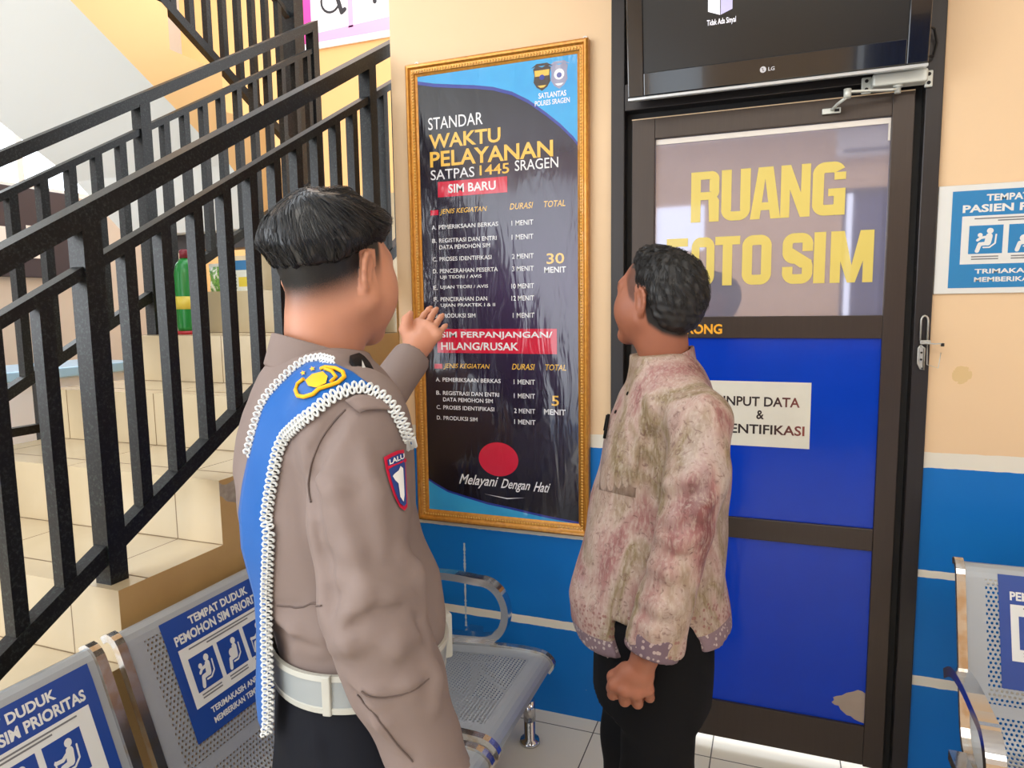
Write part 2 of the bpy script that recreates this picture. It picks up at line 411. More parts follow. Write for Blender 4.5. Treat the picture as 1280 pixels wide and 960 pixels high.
# blue panels
t = NT('blue_film'); p = t.geo(); x = t.xyz(p)
t.base(t.mix(t.noise(p, 2.5, 4), srgb(3, 52, 178), srgb(7, 66, 200))); t.set(rough=0.16, spec=0.3, coat=0.10, coatr=0.05)
t.bump(t.noise(t.mapping(p, (7, 7, 2.0)), 3.0, 2), 0.06, 0.02)
M_BLUEFILM = t.m
MB().box(-0.376, 0.2965, 0.008, 0.016, 0.806, 1.389).build('blue_panel', M_BLUEFILM, door)
pb = MB().box(-0.376, 0.2965, 0.008, 0.016, 0.1634, 0.737).build('blue_panel', M_BLUEFILM, door)
tear = [(0.296, 0.270), (0.287, 0.276), (0.275, 0.278), (0.262, 0.270), (0.243, 0.262), (0.230, 0.251), (0.215, 0.246), (0.205, 0.240), (0.208, 0.231), (0.201, 0.222), (0.210, 0.215), (0.222, 0.214), (0.227, 0.203), (0.238, 0.194), (0.246, 0.187), (0.258, 0.186), (0.268, 0.178), (0.282, 0.173), (0.296, 0.170)]
M_TEAR = plain('bare_board', srgb(172, 154, 138), 0.6, mottle=0.1, mscale=20)
MB().flat(tear, (0, 0.0072, 0), (1, 0, 0), (0, 0, 1)).build('torn_patch', M_TEAR, pb)
# lettering on the glass: heavy condensed capitals
def ring(x0, x1, z0, z1, ro, t, a0, a1, n=8):
    """rounded stroke following a rounded rectangle from parameter a0 to a1 (corner-to-corner quarter turns, 0 = right middle, counter-clockwise)"""
    def pt(r, ins, q):
        X0, X1, Z0, Z1 = x0 + ins, x1 - ins, z0 + ins, z1 - ins; r = max(0.02, ro - ins)
        cs = [((X1 - r, Z1 - r), 0), ((X0 + r, Z1 - r), 1), ((X0 + r, Z0 + r), 2), ((X1 - r, Z0 + r), 3)]
        k = int(q) % 4; f = q - int(q); (cx, cz), kk = cs[k]
        if f < 0.15: a = 0.0
        elif f > 0.85: a = 1.0
        else: a = (f - 0.15) / 0.7
        th = PI / 2 * (kk + a)
        return (cx + r * math.cos(th), cz + r * math.sin(th))
    out = []; N = max(2, int((a1 - a0) * n * 2)); qs = [a0 + (a1 - a0) * k / N for k in range(N + 1)]
    for q0, q1 in zip(qs[:-1], qs[1:]): out.append([pt(0, 0, q0), pt(0, 0, q1), pt(0, t, q1), pt(0, t, q0)])
    return out
def box2(x0, x1, z0, z1): return [[(x0, z0), (x1, z0), (x1, z1), (x0, z1)]]
S = 0.20
def glyph(c):
    W = 0.58
    if c == 'R': return W, box2(0, S, 0, 1) + ring(0, W, 0.44, 1, 0.16, 0.155, 0.0, 1.2) + ring(0, W, 0.44, 1, 0.16, 0.155, 2.9, 4.0) + box2(0.15, 0.45, 0.845, 1) + box2(0.15, 0.4, 0.44, 0.595) + box2(W - S, W, 0.6, 0.84) + [[(W - S, 0), (W, 0), (W, 0.42), (W - 0.06, 0.52), (W - S - 0.02, 0.5)]]
    if c == 'U': return W, box2(0, S, 0.2, 1) + box2(W - S, W, 0.2, 1) + ring(0, W, 0, 1, 0.22, S * 0.9, 2.0, 4.0)
    if c == 'A': return 0.62, [[(0, 0), (0.2, 0), (0.30, 0.78), (0.42, 1), (0.16, 1)], [(0.62, 0), (0.42, 0), (0.30, 0.78), (0.2, 1), (0.46, 1)]] + box2(0.18, 0.44, 0.17, 0.32)
    if c == 'N': return W, box2(0, 0.18, 0, 1) + box2(W - 0.18, W, 0, 1) + [[(0, 1), (0.19, 1), (W, 0), (W - 0.19, 0)]]
    if c == 'G': return W, ring(0, W, 0, 1, 0.22, S, 0.35, 3.6) + box2(0, S, 0.2, 0.8) + box2(W - S, W, 0.66, 0.8) + box2(0.28, W, 0.36, 0.50) + box2(W - S + 0.03, W, 0, 0.46) + box2(W - S, W, 0.15, 0.46)
    if c == 'F': return 0.46, box2(0, S, 0, 1) + box2(0, 0.46, 0.83, 1) + box2(0, 0.43, 0.42, 0.59)
    if c == 'O': return W, ring(0, W, 0, 1, 0.22, S, 0, 4.0) + box2(0, S, 0.2, 0.8) + box2(W - S, W, 0.2, 0.8)
    if c == 'T': return 0.52, box2(0.16, 0.36, 0, 1) + box2(0, 0.52, 0.83, 1)
    if c == 'S': return W, ring(0, W, 0.40, 1, 0.22, 0.19, 0.0, 3.0) + box2(W - S, W, 0.64, 0.8) + [[(0, 0.74), (S, 0.70), (W - 0.02, 0.46), (W - 0.02, 0.30), (W - 0.24, 0.32), (0.06, 0.52)]] + ring(0, W, 0, 0.56, 0.22, 0.19, 2.0, 4.4) + box2(0, S, 0.2, 0.34) + box2(W - S, W, 0.2, 0.34)
    if c == 'I': return S, box2(0, S, 0, 1)
    if c == 'M': return 0.76, box2(0, 0.18, 0, 1) + box2(0.58, 0.76, 0, 1) + [[(0, 1), (0.24, 1), (0.45, 0), (0.31, 0)], [(0.76, 1), (0.52, 1), (0.31, 0), (0.45, 0)]]
M_YEL = plain('yellow_vinyl', srgb(226, 204, 104), 0.35, coat=0.5)
mb = MB(); mpd = lambda a, b: (a, 0.0105, b)
for st, z0, z1, lets in (('RUANG', 1.757, 1.913, ((-0.262, -0.176), (-0.169, -0.083), (-0.083, 0.005), (0.005, 0.088), (0.094, 0.184))),
                         ('FOTOSIM', 1.556, 1.709, ((-0.337, -0.270), (-0.258, -0.187), (-0.185, -0.110), (-0.103, -0.017), (0.015, 0.101), (0.104, 0.136), (0.150, 0.266)))):
    for c, (a, b) in zip(st, lets):
        W, polys = glyph(c); put_polys(mb, polys, a, z0, (b - a) / W, z1 - z0, mpd)
mb.build('yellow_lettering', M_YEL, gl, recalc=False)
mb = MB(); put_text(mb, 'DORONG', -0.330, -0.158, 1.402, 1.434, lambda a, b: (a, -0.0036, b), bold=0.03)
mb.build('orange_lettering', plain('orange_vinyl', srgb(250, 176, 40), 0.4), leaf)

# paper notice on the blue panel
M_INK = plain('black_ink', srgb(45, 30, 28), 0.5); M_PAPER = plain('notice_paper', srgb(226, 222, 208), 0.5, mottle=0.08, mscale=14)
t = NT('faded_ink'); x = t.xyz(t.geo()); t.base(t.mix(t.math('MULTIPLY', t.math('ADD', x[0], 0.0), 9.0), srgb(42, 28, 26), srgb(150, 70, 60))); t.set(rough=0.5); M_FADE = t.m
n_ = thing('notice_paper', 'white INPUT DATA & IDENTIFIKASI notice stuck on the blue door panel', 'notice', (-0.04, 0.004, 1.043))
MB().box(-0.198, 0.1095, 0.0055, 0.0075, 1.043, 1.2515).build('paper_sheet', M_PAPER, n_)
mb = MB(); mp = lambda a, b: (a, 0.0048, b)
put_text(mb, 'INPUT DATA', -0.150, 0.078, 1.172, 1.203, mp, bold=0.02); put_text(mb, '&', -0.049, -0.026, 1.131, 1.160, mp, bold=0.02); put_text(mb, 'IDENTIFIKASI', -0.172, 0.094, 1.083, 1.114, mp, bold=0.02)
mb.build('black_lettering', M_FADE, n_)

# door closer
M_ALU = plain('aluminium_paint', srgb(214, 217, 210), 0.38, metal=0.25)
dc = thing('door_closer', 'silver hydraulic door closer with folding arm above the door', 'door closer', (0.3, -0.02, 2.11))
MB().box(0.236, 0.372, -0.068, -0.020, 2.095, 2.130, bev=0.006).build('body', M_ALU, dc)
for a, b in ((0.212, 0.238), (0.370, 0.390)):
    mb = MB()
    mb.box(a, b, -0.028, -0.018, 2.088, 2.133, bev=0.003)
    for zz in (2.099, 2.122): mb.lathe([(0.005, 0), (0.005, 0.002)], ((a + b) / 2, -0.028, zz), (0, -1, 0), 8, 1)
    mb.build('mounting_plate', [M_ALU, M_BLACK], dc)
mb = MB()
mb.lathe([(0.013, 0), (0.013, -0.006), (0.008, -0.006), (0.008, -0.022)], (0.302, -0.046, 2.097), n=12)
mb.tube([(0.302, -0.046, 2.087), (0.288, -0.055, 2.083), (0.175, -0.085, 2.083)], 1, sq=(0.012, 0.005))
mb.lathe([(0.010, 0.008), (0.010, -0.016)], (0.172, -0.085, 2.083), n=12)
mb.tube([(0.172, -0.085, 2.070), (0.150, -0.050, 2.062), (0.138, -0.014, 2.056)], 0.0045, 8)
mb.build('arm', M_ALU, dc)
mb = MB().box(0.112, 0.162, -0.014, -0.006, 2.046, 2.062, bev=0.002, mi=0).box(0.145, 0.158, -0.0148, -0.0135, 2.050, 2.058, mi=1)
mb.build('shoe_bracket', [M_ALU, M_BLACK], dc)

# hasp and staple on the right jamb
M_STEEL = plain('worn_steel', srgb(196, 196, 190), 0.35, metal=0.8)
lt = thing('hasp_latch', 'silver wire hasp and staple on the right door jamb', 'latch', (0.40, -0.018, 1.37))
arc = [(0.3915, 1.385), (0.3915, 1.44)] + [(0.4005 - 0.009 * math.cos(a), 1.44 + 0.016 * math.sin(a)) for a in np.linspace(0.2, PI - 0.2, 7)] + [(0.4095, 1.44), (0.4095, 1.385)]
MB().tube([(a, -0.026, b) for a, b in arc], 0.0028, 8).build('shackle', M_STEEL, lt)
arc = [(0.394, 1.372), (0.3885, 1.362), (0.3885, 1.318), (0.396, 1.303), (0.4045, 1.300), (0.4045, 1.362), (0.394, 1.372)]
mb = MB().tube([(a, -0.024, b) for a, b in arc], 0.0025, 8).box(0.391, 0.402, -0.024, -0.019, 1.306, 1.366, bev=0.001)
mb.lathe([(0.003, 0), (0.003, 0.003)], (0.3965, -0.0245, 1.33), (0, -1, 0), 8, 1).lathe([(0.003, 0), (0.003, 0.003)], (0.3965, -0.0245, 1.35), (0, -1, 0), 8, 1)
mb.build('hasp_plate', [M_STEEL, M_BLACK], lt)
mb = MB().box(0.391, 0.4185, -0.031, -0.021, 1.374, 1.386, bev=0.002)
mb.tube([(0.405, -0.028, 1.380), (0.425, -0.040, 1.376), (0.4425, -0.052, 1.378)], 1, sq=(0.009, 0.003))
mb.tube([(0.410, -0.028, 1.374), (0.4105, -0.034, 1.316), (0.436, -0.050, 1.308), (0.4405, -0.051, 1.352)], 0.0012, 6)
mb.build('staple_bar', M_STEEL, lt)
MB().box(0.439, 0.447, -0.057, -0.048, 1.370, 1.379, bev=0.001).build('rubber_tip', M_BLACK, lt)

# ------------------------------------------------------------------ television above the door
tv = thing('television', 'black flat screen television with LG logo above the door', 'television', (-0.04, -0.06, 2.13))
TM = Matrix.Translation((0, -0.115, 2.128)) @ Matrix.Rotation(math.radians(7.5), 4, 'X')
t = NT('gloss_black'); t.base(srgb(16, 20, 28)); t.set(rough=0.10, coat=0.5); M_GLOSS = t.m
def tvp(x, y, z): return tuple(TM @ Vector((x, y, z)))
mb = MB()
for a in ((-0.440, -0.392, 0, 0.50), (0.310, 0.362, 0, 0.50), (-0.392, 0.310, 0.0, 0.066), (-0.392, 0.310, 0.462, 0.50)): mb.box(a[0], a[1], -0.004, 0.03, a[2], a[3], M=TM, bev=0.003)
mb.box(-0.436, 0.358, 0.02, 0.075, 0.004, 0.496, M=TM, bev=0.012)
mb.build('casing', M_GLOSS, tv)
t = NT('lit_screen'); t.base(srgb(18, 18, 18)); t.set(rough=0.22, spec=0.4); t.b.inputs['Emission Color'].default_value = (0.02, 0.022, 0.026, 1); t.set(emit=0.5)
scr = MB().box(-0.392, 0.310, 0.003, 0.01, 0.066, 0.462, M=TM).build('screen', t.m, tv)
def lit(name, c, e):
    t = NT(name); t.base(c); t.b.inputs['Emission Color'].default_value = (*c, 1); t.set(emit=e); return t.m
mb = MB(); tvm = lambda a, b: tvp(a, 0.0024, b)
put_text(mb, 'Tidak Ada Sinyal', -0.208, -0.128, 0.166, 0.186, tvm, bold=0.01)
put_polys(mb, [[(-0.205, 0.208), (-0.172, 0.195), (-0.172, 0.240), (-0.205, 0.255)]], 0, 0, 1, 1, tvm, 0)
put_polys(mb, [[(-0.170, 0.195), (-0.138, 0.206), (-0.138, 0.25), (-0.170, 0.240)]], 0, 0, 1, 1, tvm, 1)
put_polys(mb, [[(-0.205, 0.257), (-0.172, 0.242), (-0.138, 0.252), (-0.17, 0.268)]], 0, 0, 1, 1, tvm, 1)
mb.build('screen_message', [lit('screen_white', (0.85, 0.83, 0.9), 1.0), lit('screen_lilac', (0.45, 0.42, 0.62), 0.9)], scr, recalc=False)
M_LOGO = plain('logo_silver', srgb(205, 205, 210), 0.3)
mb = MB(); tvl = lambda a, b: tvp(a, -0.0045, b)
cx, cz = -0.052, 0.033
out = disc2d((cx, cz), 0.0085, 24); mb.add([tvl(*p) for p in out], [list(range(24))], 0)
tvk = lambda a, b: tvp(a, -0.0049, b)
mb.add([tvk(*p) for p in disc2d((cx - 0.003, cz + 0.003), 0.0012, 8)], [list(range(8))], 1)
for q in stroke2d([(cx, cz + 0.0045), (cx, cz - 0.003), (cx + 0.003, cz - 0.003)], 0.0013): mb.add([tvk(*p) for p in q], [list(range(len(q)))], 1)
put_text(mb, 'LG', -0.038, -0.021, 0.028, 0.038, tvl, 0, bold=0.02)
mb.build('logo', [M_LOGO, M_GLOSS], tv, recalc=False)
MB().box(-0.440, 0.362, -0.006, 0.02, -0.010, -0.001, M=TM, bev=0.002).build('silver_trim', plain('silver_trim', srgb(200, 204, 206), 0.3, metal=0.4), tv)
MB().box(-0.2, 0.12, -0.030, 0.028, 2.22, 2.5).build('wall_bracket', M_BLACK, tv)
cab = [tvp(0.340, 0.05, 0.11), (0.384, -0.045, 2.235), (0.394, -0.035, 2.20), (0.386, -0.035, 2.165), tvp(0.345, 0.05, 0.03)]
MB().tube(cab, 0.0035, 8).build('power_cord', M_BLACK, tv)

# ------------------------------------------------------------------ wall sign on the right
def seat_pict(kind):
    """white seated figure in a unit square"""
    out = [disc2d((0.62, 0.80), 0.10, 14)]
    out += stroke2d([(0.60, 0.62), (0.56, 0.38)], 0.20) + stroke2d([(0.56, 0.36), (0.33, 0.34), (0.26, 0.10)], 0.13) + stroke2d([(0.80, 0.66), (0.78, 0.36), (0.62, 0.22), (0.44, 0.22)], 0.05)
    if kind == 0: out += stroke2d([(0.58, 0.60), (0.34, 0.56)], 0.09) + [disc2d((0.33, 0.66), 0.075, 12)] + stroke2d([(0.34, 0.55), (0.26, 0.48)], 0.09)
    if kind == 1: out += [disc2d((0.45, 0.50), 0.13, 14)] + stroke2d([(0.60, 0.62), (0.36, 0.50)], 0.07)
    if kind == 2: out += stroke2d([(0.58, 0.62), (0.38, 0.50), (0.20, 0.52)], 0.09) + stroke2d([(0.20, 0.56), (0.18, 0.12)], 0.04)
    if kind == 3: out += stroke2d([(0.60, 0.60), (0.40, 0.46)], 0.09) + stroke2d([(0.34, 0.36), (0.62, 0.12)], 0.08)
    return out
def priority_print(parent, mp, w, h, l1, l2, b1, b2, blue, white, inner=0.10, np_=3, mats=None):
    """priority-seat sticker on a w x h field; mp(a, b, layer) maps plane mm to the surface"""
    mb = MB()
    L0 = lambda a, b: mp(a, b, 0); L1 = lambda a, b: mp(a, b, 1); L2 = lambda a, b: mp(a, b, 2); L3 = lambda a, b: mp(a, b, 3)
    NG = 8
    def field(x0, x1, z0, z1, f, mi):
        V = []; F = []
        for i in range(NG + 1):
            for k in range(2): V.append(f(x0 + (x1 - x0) * k, z0 + (z1 - z0) * i / NG))
        for i in range(NG): F.append((2 * i, 2 * i + 1, 2 * i + 3, 2 * i + 2))
        mb.add(V, F, mi, True)
    field(0, w, 0, h, L0, 0)
    put_text(mb, l1, w * 0.22, w * 0.78, h * 0.885, h * 0.955, L1, 1, bold=0.035); put_text(mb, l2, w * 0.07, w * 0.93, h * 0.775, h * 0.855, L1, 1, bold=0.035)
    field(w * 0.07, w * 0.93, h * 0.245, h * 0.74, L1, 1)
    for fr in (0.705, 0.68): put_polys(mb, [[(w * (0.15 if fr > .69 else .3), h * fr), (w * (0.85 if fr > .69 else .7), h * fr), (w * (0.85 if fr > .69 else .7), h * (fr + 0.012)), (w * (0.15 if fr > .69 else .3), h * (fr + 0.012))]], 0, 0, 1, 1, L2, 2)
    ps = w * 0.76 / np_
    for k in range(np_):
        a = w * 0.12 + k * ps; q = ps * 0.86
        z0 = h * 0.35; zz = h * 0.64
        field(a, a + q, z0, zz, L2, 0)
        put_polys(mb, seat_pict(k), a, z0, q, zz - z0, L3, 1)
        for fr in (0.315, 0.29): put_polys(mb, [[(a + q * .1, h * fr), (a + q * .9, h * fr), (a + q * .9, h * (fr + 0.012)), (a + q * .1, h * (fr + 0.012))]], 0, 0, 1, 1, L2, 2)
    put_text(mb, b1, w * 0.17, w * 0.83, h * 0.145, h * 0.195, L1, 1, bold=0.03); put_text(mb, b2, w * 0.17, w * 0.83, h * 0.060, h * 0.110, L1, 1, bold=0.03)
    return mb
M_STB = plain('sticker_blue', srgb(32, 70, 150), 0.35, coat=0.3); M_STB2 = plain('sign_blue', srgb(20, 128, 188), 0.3, coat=0.4)
M_STW = plain('sticker_white', srgb(226, 226, 222), 0.4); M_STG = plain('small_print_grey', srgb(120, 120, 122), 0.5)
sg = thing('priority_sign', 'white and blue TEMPAT DUDUK PASIEN sign on the cream wall right of the door', 'sign', (0.62, -0.01, 1.517))
MB().box(0.4215, 0.860, -0.010, -0.0005, 1.517, 1.818, bev=0.002).build('sign_board', M_STW, sg)
mb = priority_print(sg, lambda a, b, l: (0.456 + a, -0.0108 - 0.0005 * l, 1.533 + b), 0.37, 0.268, 'TEMPAT DUDUK', 'PASIEN PRIORITAS', 'TRIMAKASIH ANDA', 'MEMBERIKAN TEMPAT', None, None)
mb.build('printed_face', [M_STB2, M_STW, M_STG], sg, recalc=False)

# ------------------------------------------------------------------ framed poster
po = thing('framed_poster', 'gold framed dark service time poster STANDAR WAKTU PELAYANAN hung between stairs and door', 'poster', (-0.925, 0.0, 0.693))
PX0, PX1, PZ0, PZ1 = -1.2599, -0.5897, 0.6933, 2.3579
t = NT('gold_frame'); p = t.geo(); n = t.noise(p, 70.0, 4)
t.base(t.mix(n, srgb(170, 100, 30), srgb(226, 164, 66))); t.set(rough=0.34, metal=0.55, coat=0.3); t.bump(t.noise(p, 180.0, 3), 0.25, 0.003)
M_GOLD = t.m
mb = MB()
prof = [(0.0, 0.0), (0.0, 0.026), (0.006, 0.031), (0.012, 0.030), (0.016, 0.024), (0.018, 0.022), (0.030, 0.019), (0.033, 0.014), (0.040, 0.010), (0.040, 0.0)]   # inset from the outer edge, height off the wall
cs = [(PX0, PZ0), (PX1, PZ0), (PX1, PZ1), (PX0, PZ1)]; sg_ = [(1, 1), (-1, 1), (-1, -1), (1, -1)]
V = []
for (cx, cz), (sx, sz) in zip(cs, sg_):
    for i, hgt in prof: V.append((cx + sx * i, -hgt, cz + sz * i))
n = len(prof); F = [(c * n + k, ((c + 1) % 4) * n + k, ((c + 1) % 4) * n + k + 1, c * n + k + 1) for c in range(4) for k in range(n - 1)]
mb.add(V, F, 0)
fr_ob = mb.build('gold_frame', M_GOLD, po)
mb = MB()
def beads(a, b, off):
    a = np.array(a, float); b = np.array(b, float); L = np.linalg.norm(b - a); N = int(L / 0.0105)
    for k in range(N):
        q = a + (b - a) * (k + 0.5) / N; mb.ball((q[0], -off, q[1]), 0.0046, n=4, sc=(1, 0.7, 1))
i = 0.025
for (a, b) in (((PX0 + i, PZ0 + i), (PX1 - i, PZ0 + i)), ((PX1 - i, PZ0 + i), (PX1 - i, PZ1 - i)), ((PX1 - i, PZ1 - i), (PX0 + i, PZ1 - i)), ((PX0 + i, PZ1 - i), (PX0 + i, PZ0 + i))): beads(a, b, 0.0205)
mb.build('beading', plain('gold_bead', srgb(226, 176, 92), 0.32, metal=0.5), fr_ob, recalc=False)
# print: gradient dark sheet under wavy clear laminate
def lam(name, basef, rough=0.16):
    t = NT(name); p = t.geo(); x = t.xyz(p); t.base(basef(t, p, x)); t.set(rough=rough, spec=0.5, coat=0.65, coatr=0.07)
    h = t.noise(t.mapping(p, (9, 9, 2.2)), 1.6, 3, 0.5, 0.6)
    b = t.bump(h, 0.075, 0.05); t.l(b.outputs[0], t.b.inputs['Coat Normal']); return t.m
def dark(t, p, x):
    f = t.noise(t.mapping(p, (3, 3, 1.2)), 1.3, 2)
    h = t.math('MULTIPLY', t.ramp(t.math('DIVIDE', t.math('SUBTRACT', x[2], 0.7), 1.6), [(0.0, 0.0), (0.25, 0.25), (0.55, 0.9), (0.85, 0.3), (1.0, 0.0)]), t.math('ADD', 0.25, t.math('MULTIPLY', t.math('ADD', x[0], 1.26), 1.4)))
    return t.mix(t.math('MULTIPLY', h, t.math('ADD', 0.5, f)), srgb(18, 15, 22), srgb(66, 44, 84))
M_PDARK = lam('poster_dark', dark)
M_PBLUE = lam('poster_blue', lambda t, p, x: t.mix(t.noise(p, 5, 3), srgb(34, 138, 214), srgb(72, 188, 236)))
M_PNAVY = lam('poster_navy', lambda t, p, x: srgb(44, 56, 150))
M_PRED = lam('poster_red', lambda t, p, x: srgb(212, 26, 58)); M_PWHITE = lam('poster_white', lambda t, p, x: srgb(238, 236, 238)); M_PGOLD = lam('poster_gold', lambda t, p, x: srgb(246, 192, 78))
M_PSILV = lam('poster_silver', lambda t, p, x: srgb(150, 150, 176)); M_PBROWN = lam('poster_brown', lambda t, p, x: srgb(60, 44, 34))
MATS = [M_PDARK, M_PBLUE, M_PNAVY, M_PRED, M_PWHITE, M_PGOLD, M_PSILV, M_PBROWN]
mb = MB(); IX0, IX1, IZ0, IZ1 = PX0 + 0.038, PX1 - 0.038, PZ0 + 0.036, PZ1 - 0.036
Lz = lambda l: (lambda a, b: (a, -0.0085 - 0.0003 * l, b))
put_polys(mb, [[(IX0, IZ0), (IX1, IZ0), (IX1, IZ1), (IX0, IZ1)]], 0, 0, 1, 1, Lz(0), 0)
def wave(pts, edge, mi, l): 
    mb.add([Lz(l)(a, b) for a, b in pts + edge], [list(range(len(pts) + len(edge)))], mi)
up = [(IX0, 2.304), (-1.155, 2.288), (-1.08, 2.276), (-1.00, 2.264), (-0.93, 2.250), (-0.86, 2.226), (-0.80, 2.192), (-0.74, 2.146), (-0.69, 2.104), (-0.645, 2.058), (IX1, 2.035)]
wave([(a, b - 0.012) for a, b in up], [(IX1, IZ1), (IX0, IZ1)], 2, 1); wave(up, [(IX1, IZ1), (IX0, IZ1)], 1, 2)
lo = [(IX0, 0.845), (-1.19, 0.828), (-1.14, 0.805), (-1.06, 0.788), (-0.98, 0.772), (-0.90, 0.763), (-0.82, 0.752), (-0.74, 0.742), (IX1, IZ0 + 0.002)]
wave([(a, b + 0.008) for a, b in lo], [(IX1, IZ0), (IX0, IZ0)], 2, 1); wave(lo, [(IX1, IZ0), (IX0, IZ0)], 1, 2)
T = Lz(3)
def tx(st, x0, x1, z0, z1, mi=4, bold=0.0, shear=0.0, l=3): put_text(mb, st, x0, x1, z0, z1, Lz(l), mi, bold, shear)
tx('STANDAR', -1.182, -0.970, 2.130, 2.172, 4, 0.004); tx('WAKTU', -1.180, -0.904, 2.064, 2.114, 5, 0.022); tx('PELAYANAN', -1.178, -0.715, 2.000, 2.054, 5, 0.022)
tx('SATPAS', -1.177, -1.005, 1.955, 1.990, 4, 0.004); tx('1445', -0.985, -0.874, 1.957, 1.992, 5, 0.012); tx('SRAGEN', -0.853, -0.697, 1.962, 1.997, 4, 0.004)
def bar(x0, x1, z0, z1, mi=3, l=3): put_polys(mb, [[(x0, z0), (x1, z0), (x1, z1), (x0, z1)]], 0, 0, 1, 1, Lz(l), mi)
bar(-1.150, -0.882, 1.893, 1.947); tx('SIM BARU', -1.108, -0.925, 1.905, 1.936, 4, 0.02, l=4)
def header(z): 
    bar(-1.182, -1.150, z - 0.002, z + 0.016); tx('JENIS KEGIATAN', -1.142, -0.962, z - 0.004, z + 0.018, 5, 0.006, 0.25); tx('DURASI', -0.872, -0.790, z, z + 0.021, 5, 0.006, 0.2); tx('TOTAL', -0.750, -0.672, z, z + 0.021, 5, 0.006, 0.15)
def row(z, letter, lines, dur):
    tx(letter, -1.178, -1.160, z - 0.015, z, 4, 0.01)
    for k, (st, w_) in enumerate(lines): tx(st, -1.150, -1.150 + w_, z - 0.015 - 0.024 * k, z - 0.024 * k, 4, 0.012)
    tx(dur, -0.868 if len(dur) == 7 else -0.872, -0.788, z - 0.017, z, 4, 0.008)
header(1.833)
row(1.795, 'A.', [('PEMERIKSAAN BERKAS', 0.232)], '1 MENIT'); row(1.747, 'B.', [('REGISTRASI DAN ENTRI', 0.225), ('DATA PEMOHON SIM', 0.200)], '1 MENIT'); row(1.681, 'C.', [('PROSES IDENTIFIKASI', 0.205)], '2 MENIT')
row(1.638, 'D.', [('PENCERAHAN PESERTA', 0.228), ('UJI TEORI / AVIS', 0.165)], '3 MENIT'); row(1.578, 'E.', [('UJIAN TEORI / AVIS', 0.190)], '10 MENIT'); row(1.536, 'F.', [('PENCERAHAN DAN', 0.185), ('UJIAN PRAKTEK I & II', 0.215)], '12 MENIT'); row(1.476, 'G.', [('PRODUKSI SIM', 0.138)], '1 MENIT')
tx('30', -0.741, -0.678, 1.642, 1.678, 5, 0.012); tx('MENIT', -0.750, -0.672, 1.612, 1.632, 4, 0.02)
bar(-1.168, -0.706, 1.332, 1.420); tx('SIM PERPANJANGAN/', -1.152, -0.722, 1.382, 1.410, 4, 0.02, l=4); tx('HILANG/RUSAK', -1.152, -0.848, 1.343, 1.371, 4, 0.02, l=4)
header(1.275)
row(1.240, 'A.', [('PEMERIKSAAN BERKAS', 0.232)], '1 MENIT'); row(1.190, 'B.', [('REGISTRASI DAN ENTRI', 0.225), ('DATA PEMOHON SIM', 0.200)], '1 MENIT'); row(1.136, 'C.', [('PROSES IDENTIFIKASI', 0.205)], '2 MENIT'); row(1.096, 'D.', [('PRODUKSI SIM', 0.138)], '1 MENIT')
tx('5', -0.727, -0.700, 1.150, 1.186, 5, 0.012); tx('MENIT', -0.755, -0.676, 1.118, 1.138, 4, 0.02)
put_polys(mb, [disc2d((-0.932, 0.945), 0.078, 32, 0.063)], 0, 0, 1, 1, Lz(3), 3)
tx('Melayani', -1.088, -0.940, 0.830, 0.880, 4, 0.012, 0.35); tx('Dengan', -0.920, -0.812, 0.828, 0.874, 4, 0.012, 0.35); tx('Hati', -0.792, -0.738, 0.836, 0.872, 4, 0.012, 0.35)
put_polys(mb, [[(-0.99, 0.811), (-0.90, 0.803), (-0.83, 0.810), (-0.90, 0.799)]], 0, 0, 1, 1, Lz(3), 4)
# two crests in the top right corner, and the unit's name
sh = [(-0.5, 0.45), (-0.3, 0.62), (0, 0.5), (0.3, 0.62), (0.5, 0.45), (0.44, 0.1), (0.48, -0.3), (0.3, -0.6), (0, -0.8), (-0.3, -0.6), (-0.48, -0.3), (-0.44, 0.1)]
for cx, w_, mi, m2 in ((-0.752, 0.062, 7, 5), (-0.692, 0.060, 6, 4)):
    put_polys(mb, [sh], cx, 2.262, w_, 0.058, Lz(3), mi)
    put_polys(mb, [[(-0.62, 0.5), (-0.3, 0.72), (0.3, 0.72), (0.62, 0.5), (0.3, 0.58), (-0.3, 0.58)]], cx, 2.262, w_, 0.058, Lz(4), mi)
    put_polys(mb, [disc2d((0, 0.0), 0.30, 16) if mi == 6 else [(-0.4, 0.02), (0.4, 0.02), (0.42, 0.35), (-0.42, 0.35)]], cx, 2.262, w_, 0.058, Lz(4), m2)
    put_polys(mb, [disc2d((0, -0.05), 0.15, 12)], cx, 2.262, w_, 0.058, Lz(5), 2)
    put_polys(mb, [[(-0.25, -0.5), (0.25, -0.5), (0.1, -0.62), (-0.1, -0.62)]], cx, 2.262, w_, 0.058, Lz(4), m2)
tx('SATLANTAS', -0.765, -0.668, 2.191, 2.209, 4, 0.02); tx('POLRES SRAGEN', -0.778, -0.656, 2.168, 2.185, 4, 0.015)
mb.build('poster_print', MATS, po, recalc=False)
MB().box(PX0 + 0.01, PX1 - 0.01, -0.0078, -0.001, PZ0 + 0.01, PZ1 - 0.01).build('backing_board', plain('backing_board', srgb(60, 45, 35), 0.7), po)
for cx in (-1.225, -0.605):
    mb = MB()
    mb.lathe([(0.0085, 0), (0.0085, 0.003)], (cx, -0.001, PZ1 + 0.006), (0, -1, 0), 14, 0).lathe([(0.003, 0.003), (0.003, 0.006)], (cx, -0.001, PZ1 + 0.006), (0, -1, 0), 8, 1)
    mb.build('hanging_tab', [plain('zinc_tab', srgb(220, 215, 205), 0.4, metal=0.3), M_BLACK], po)
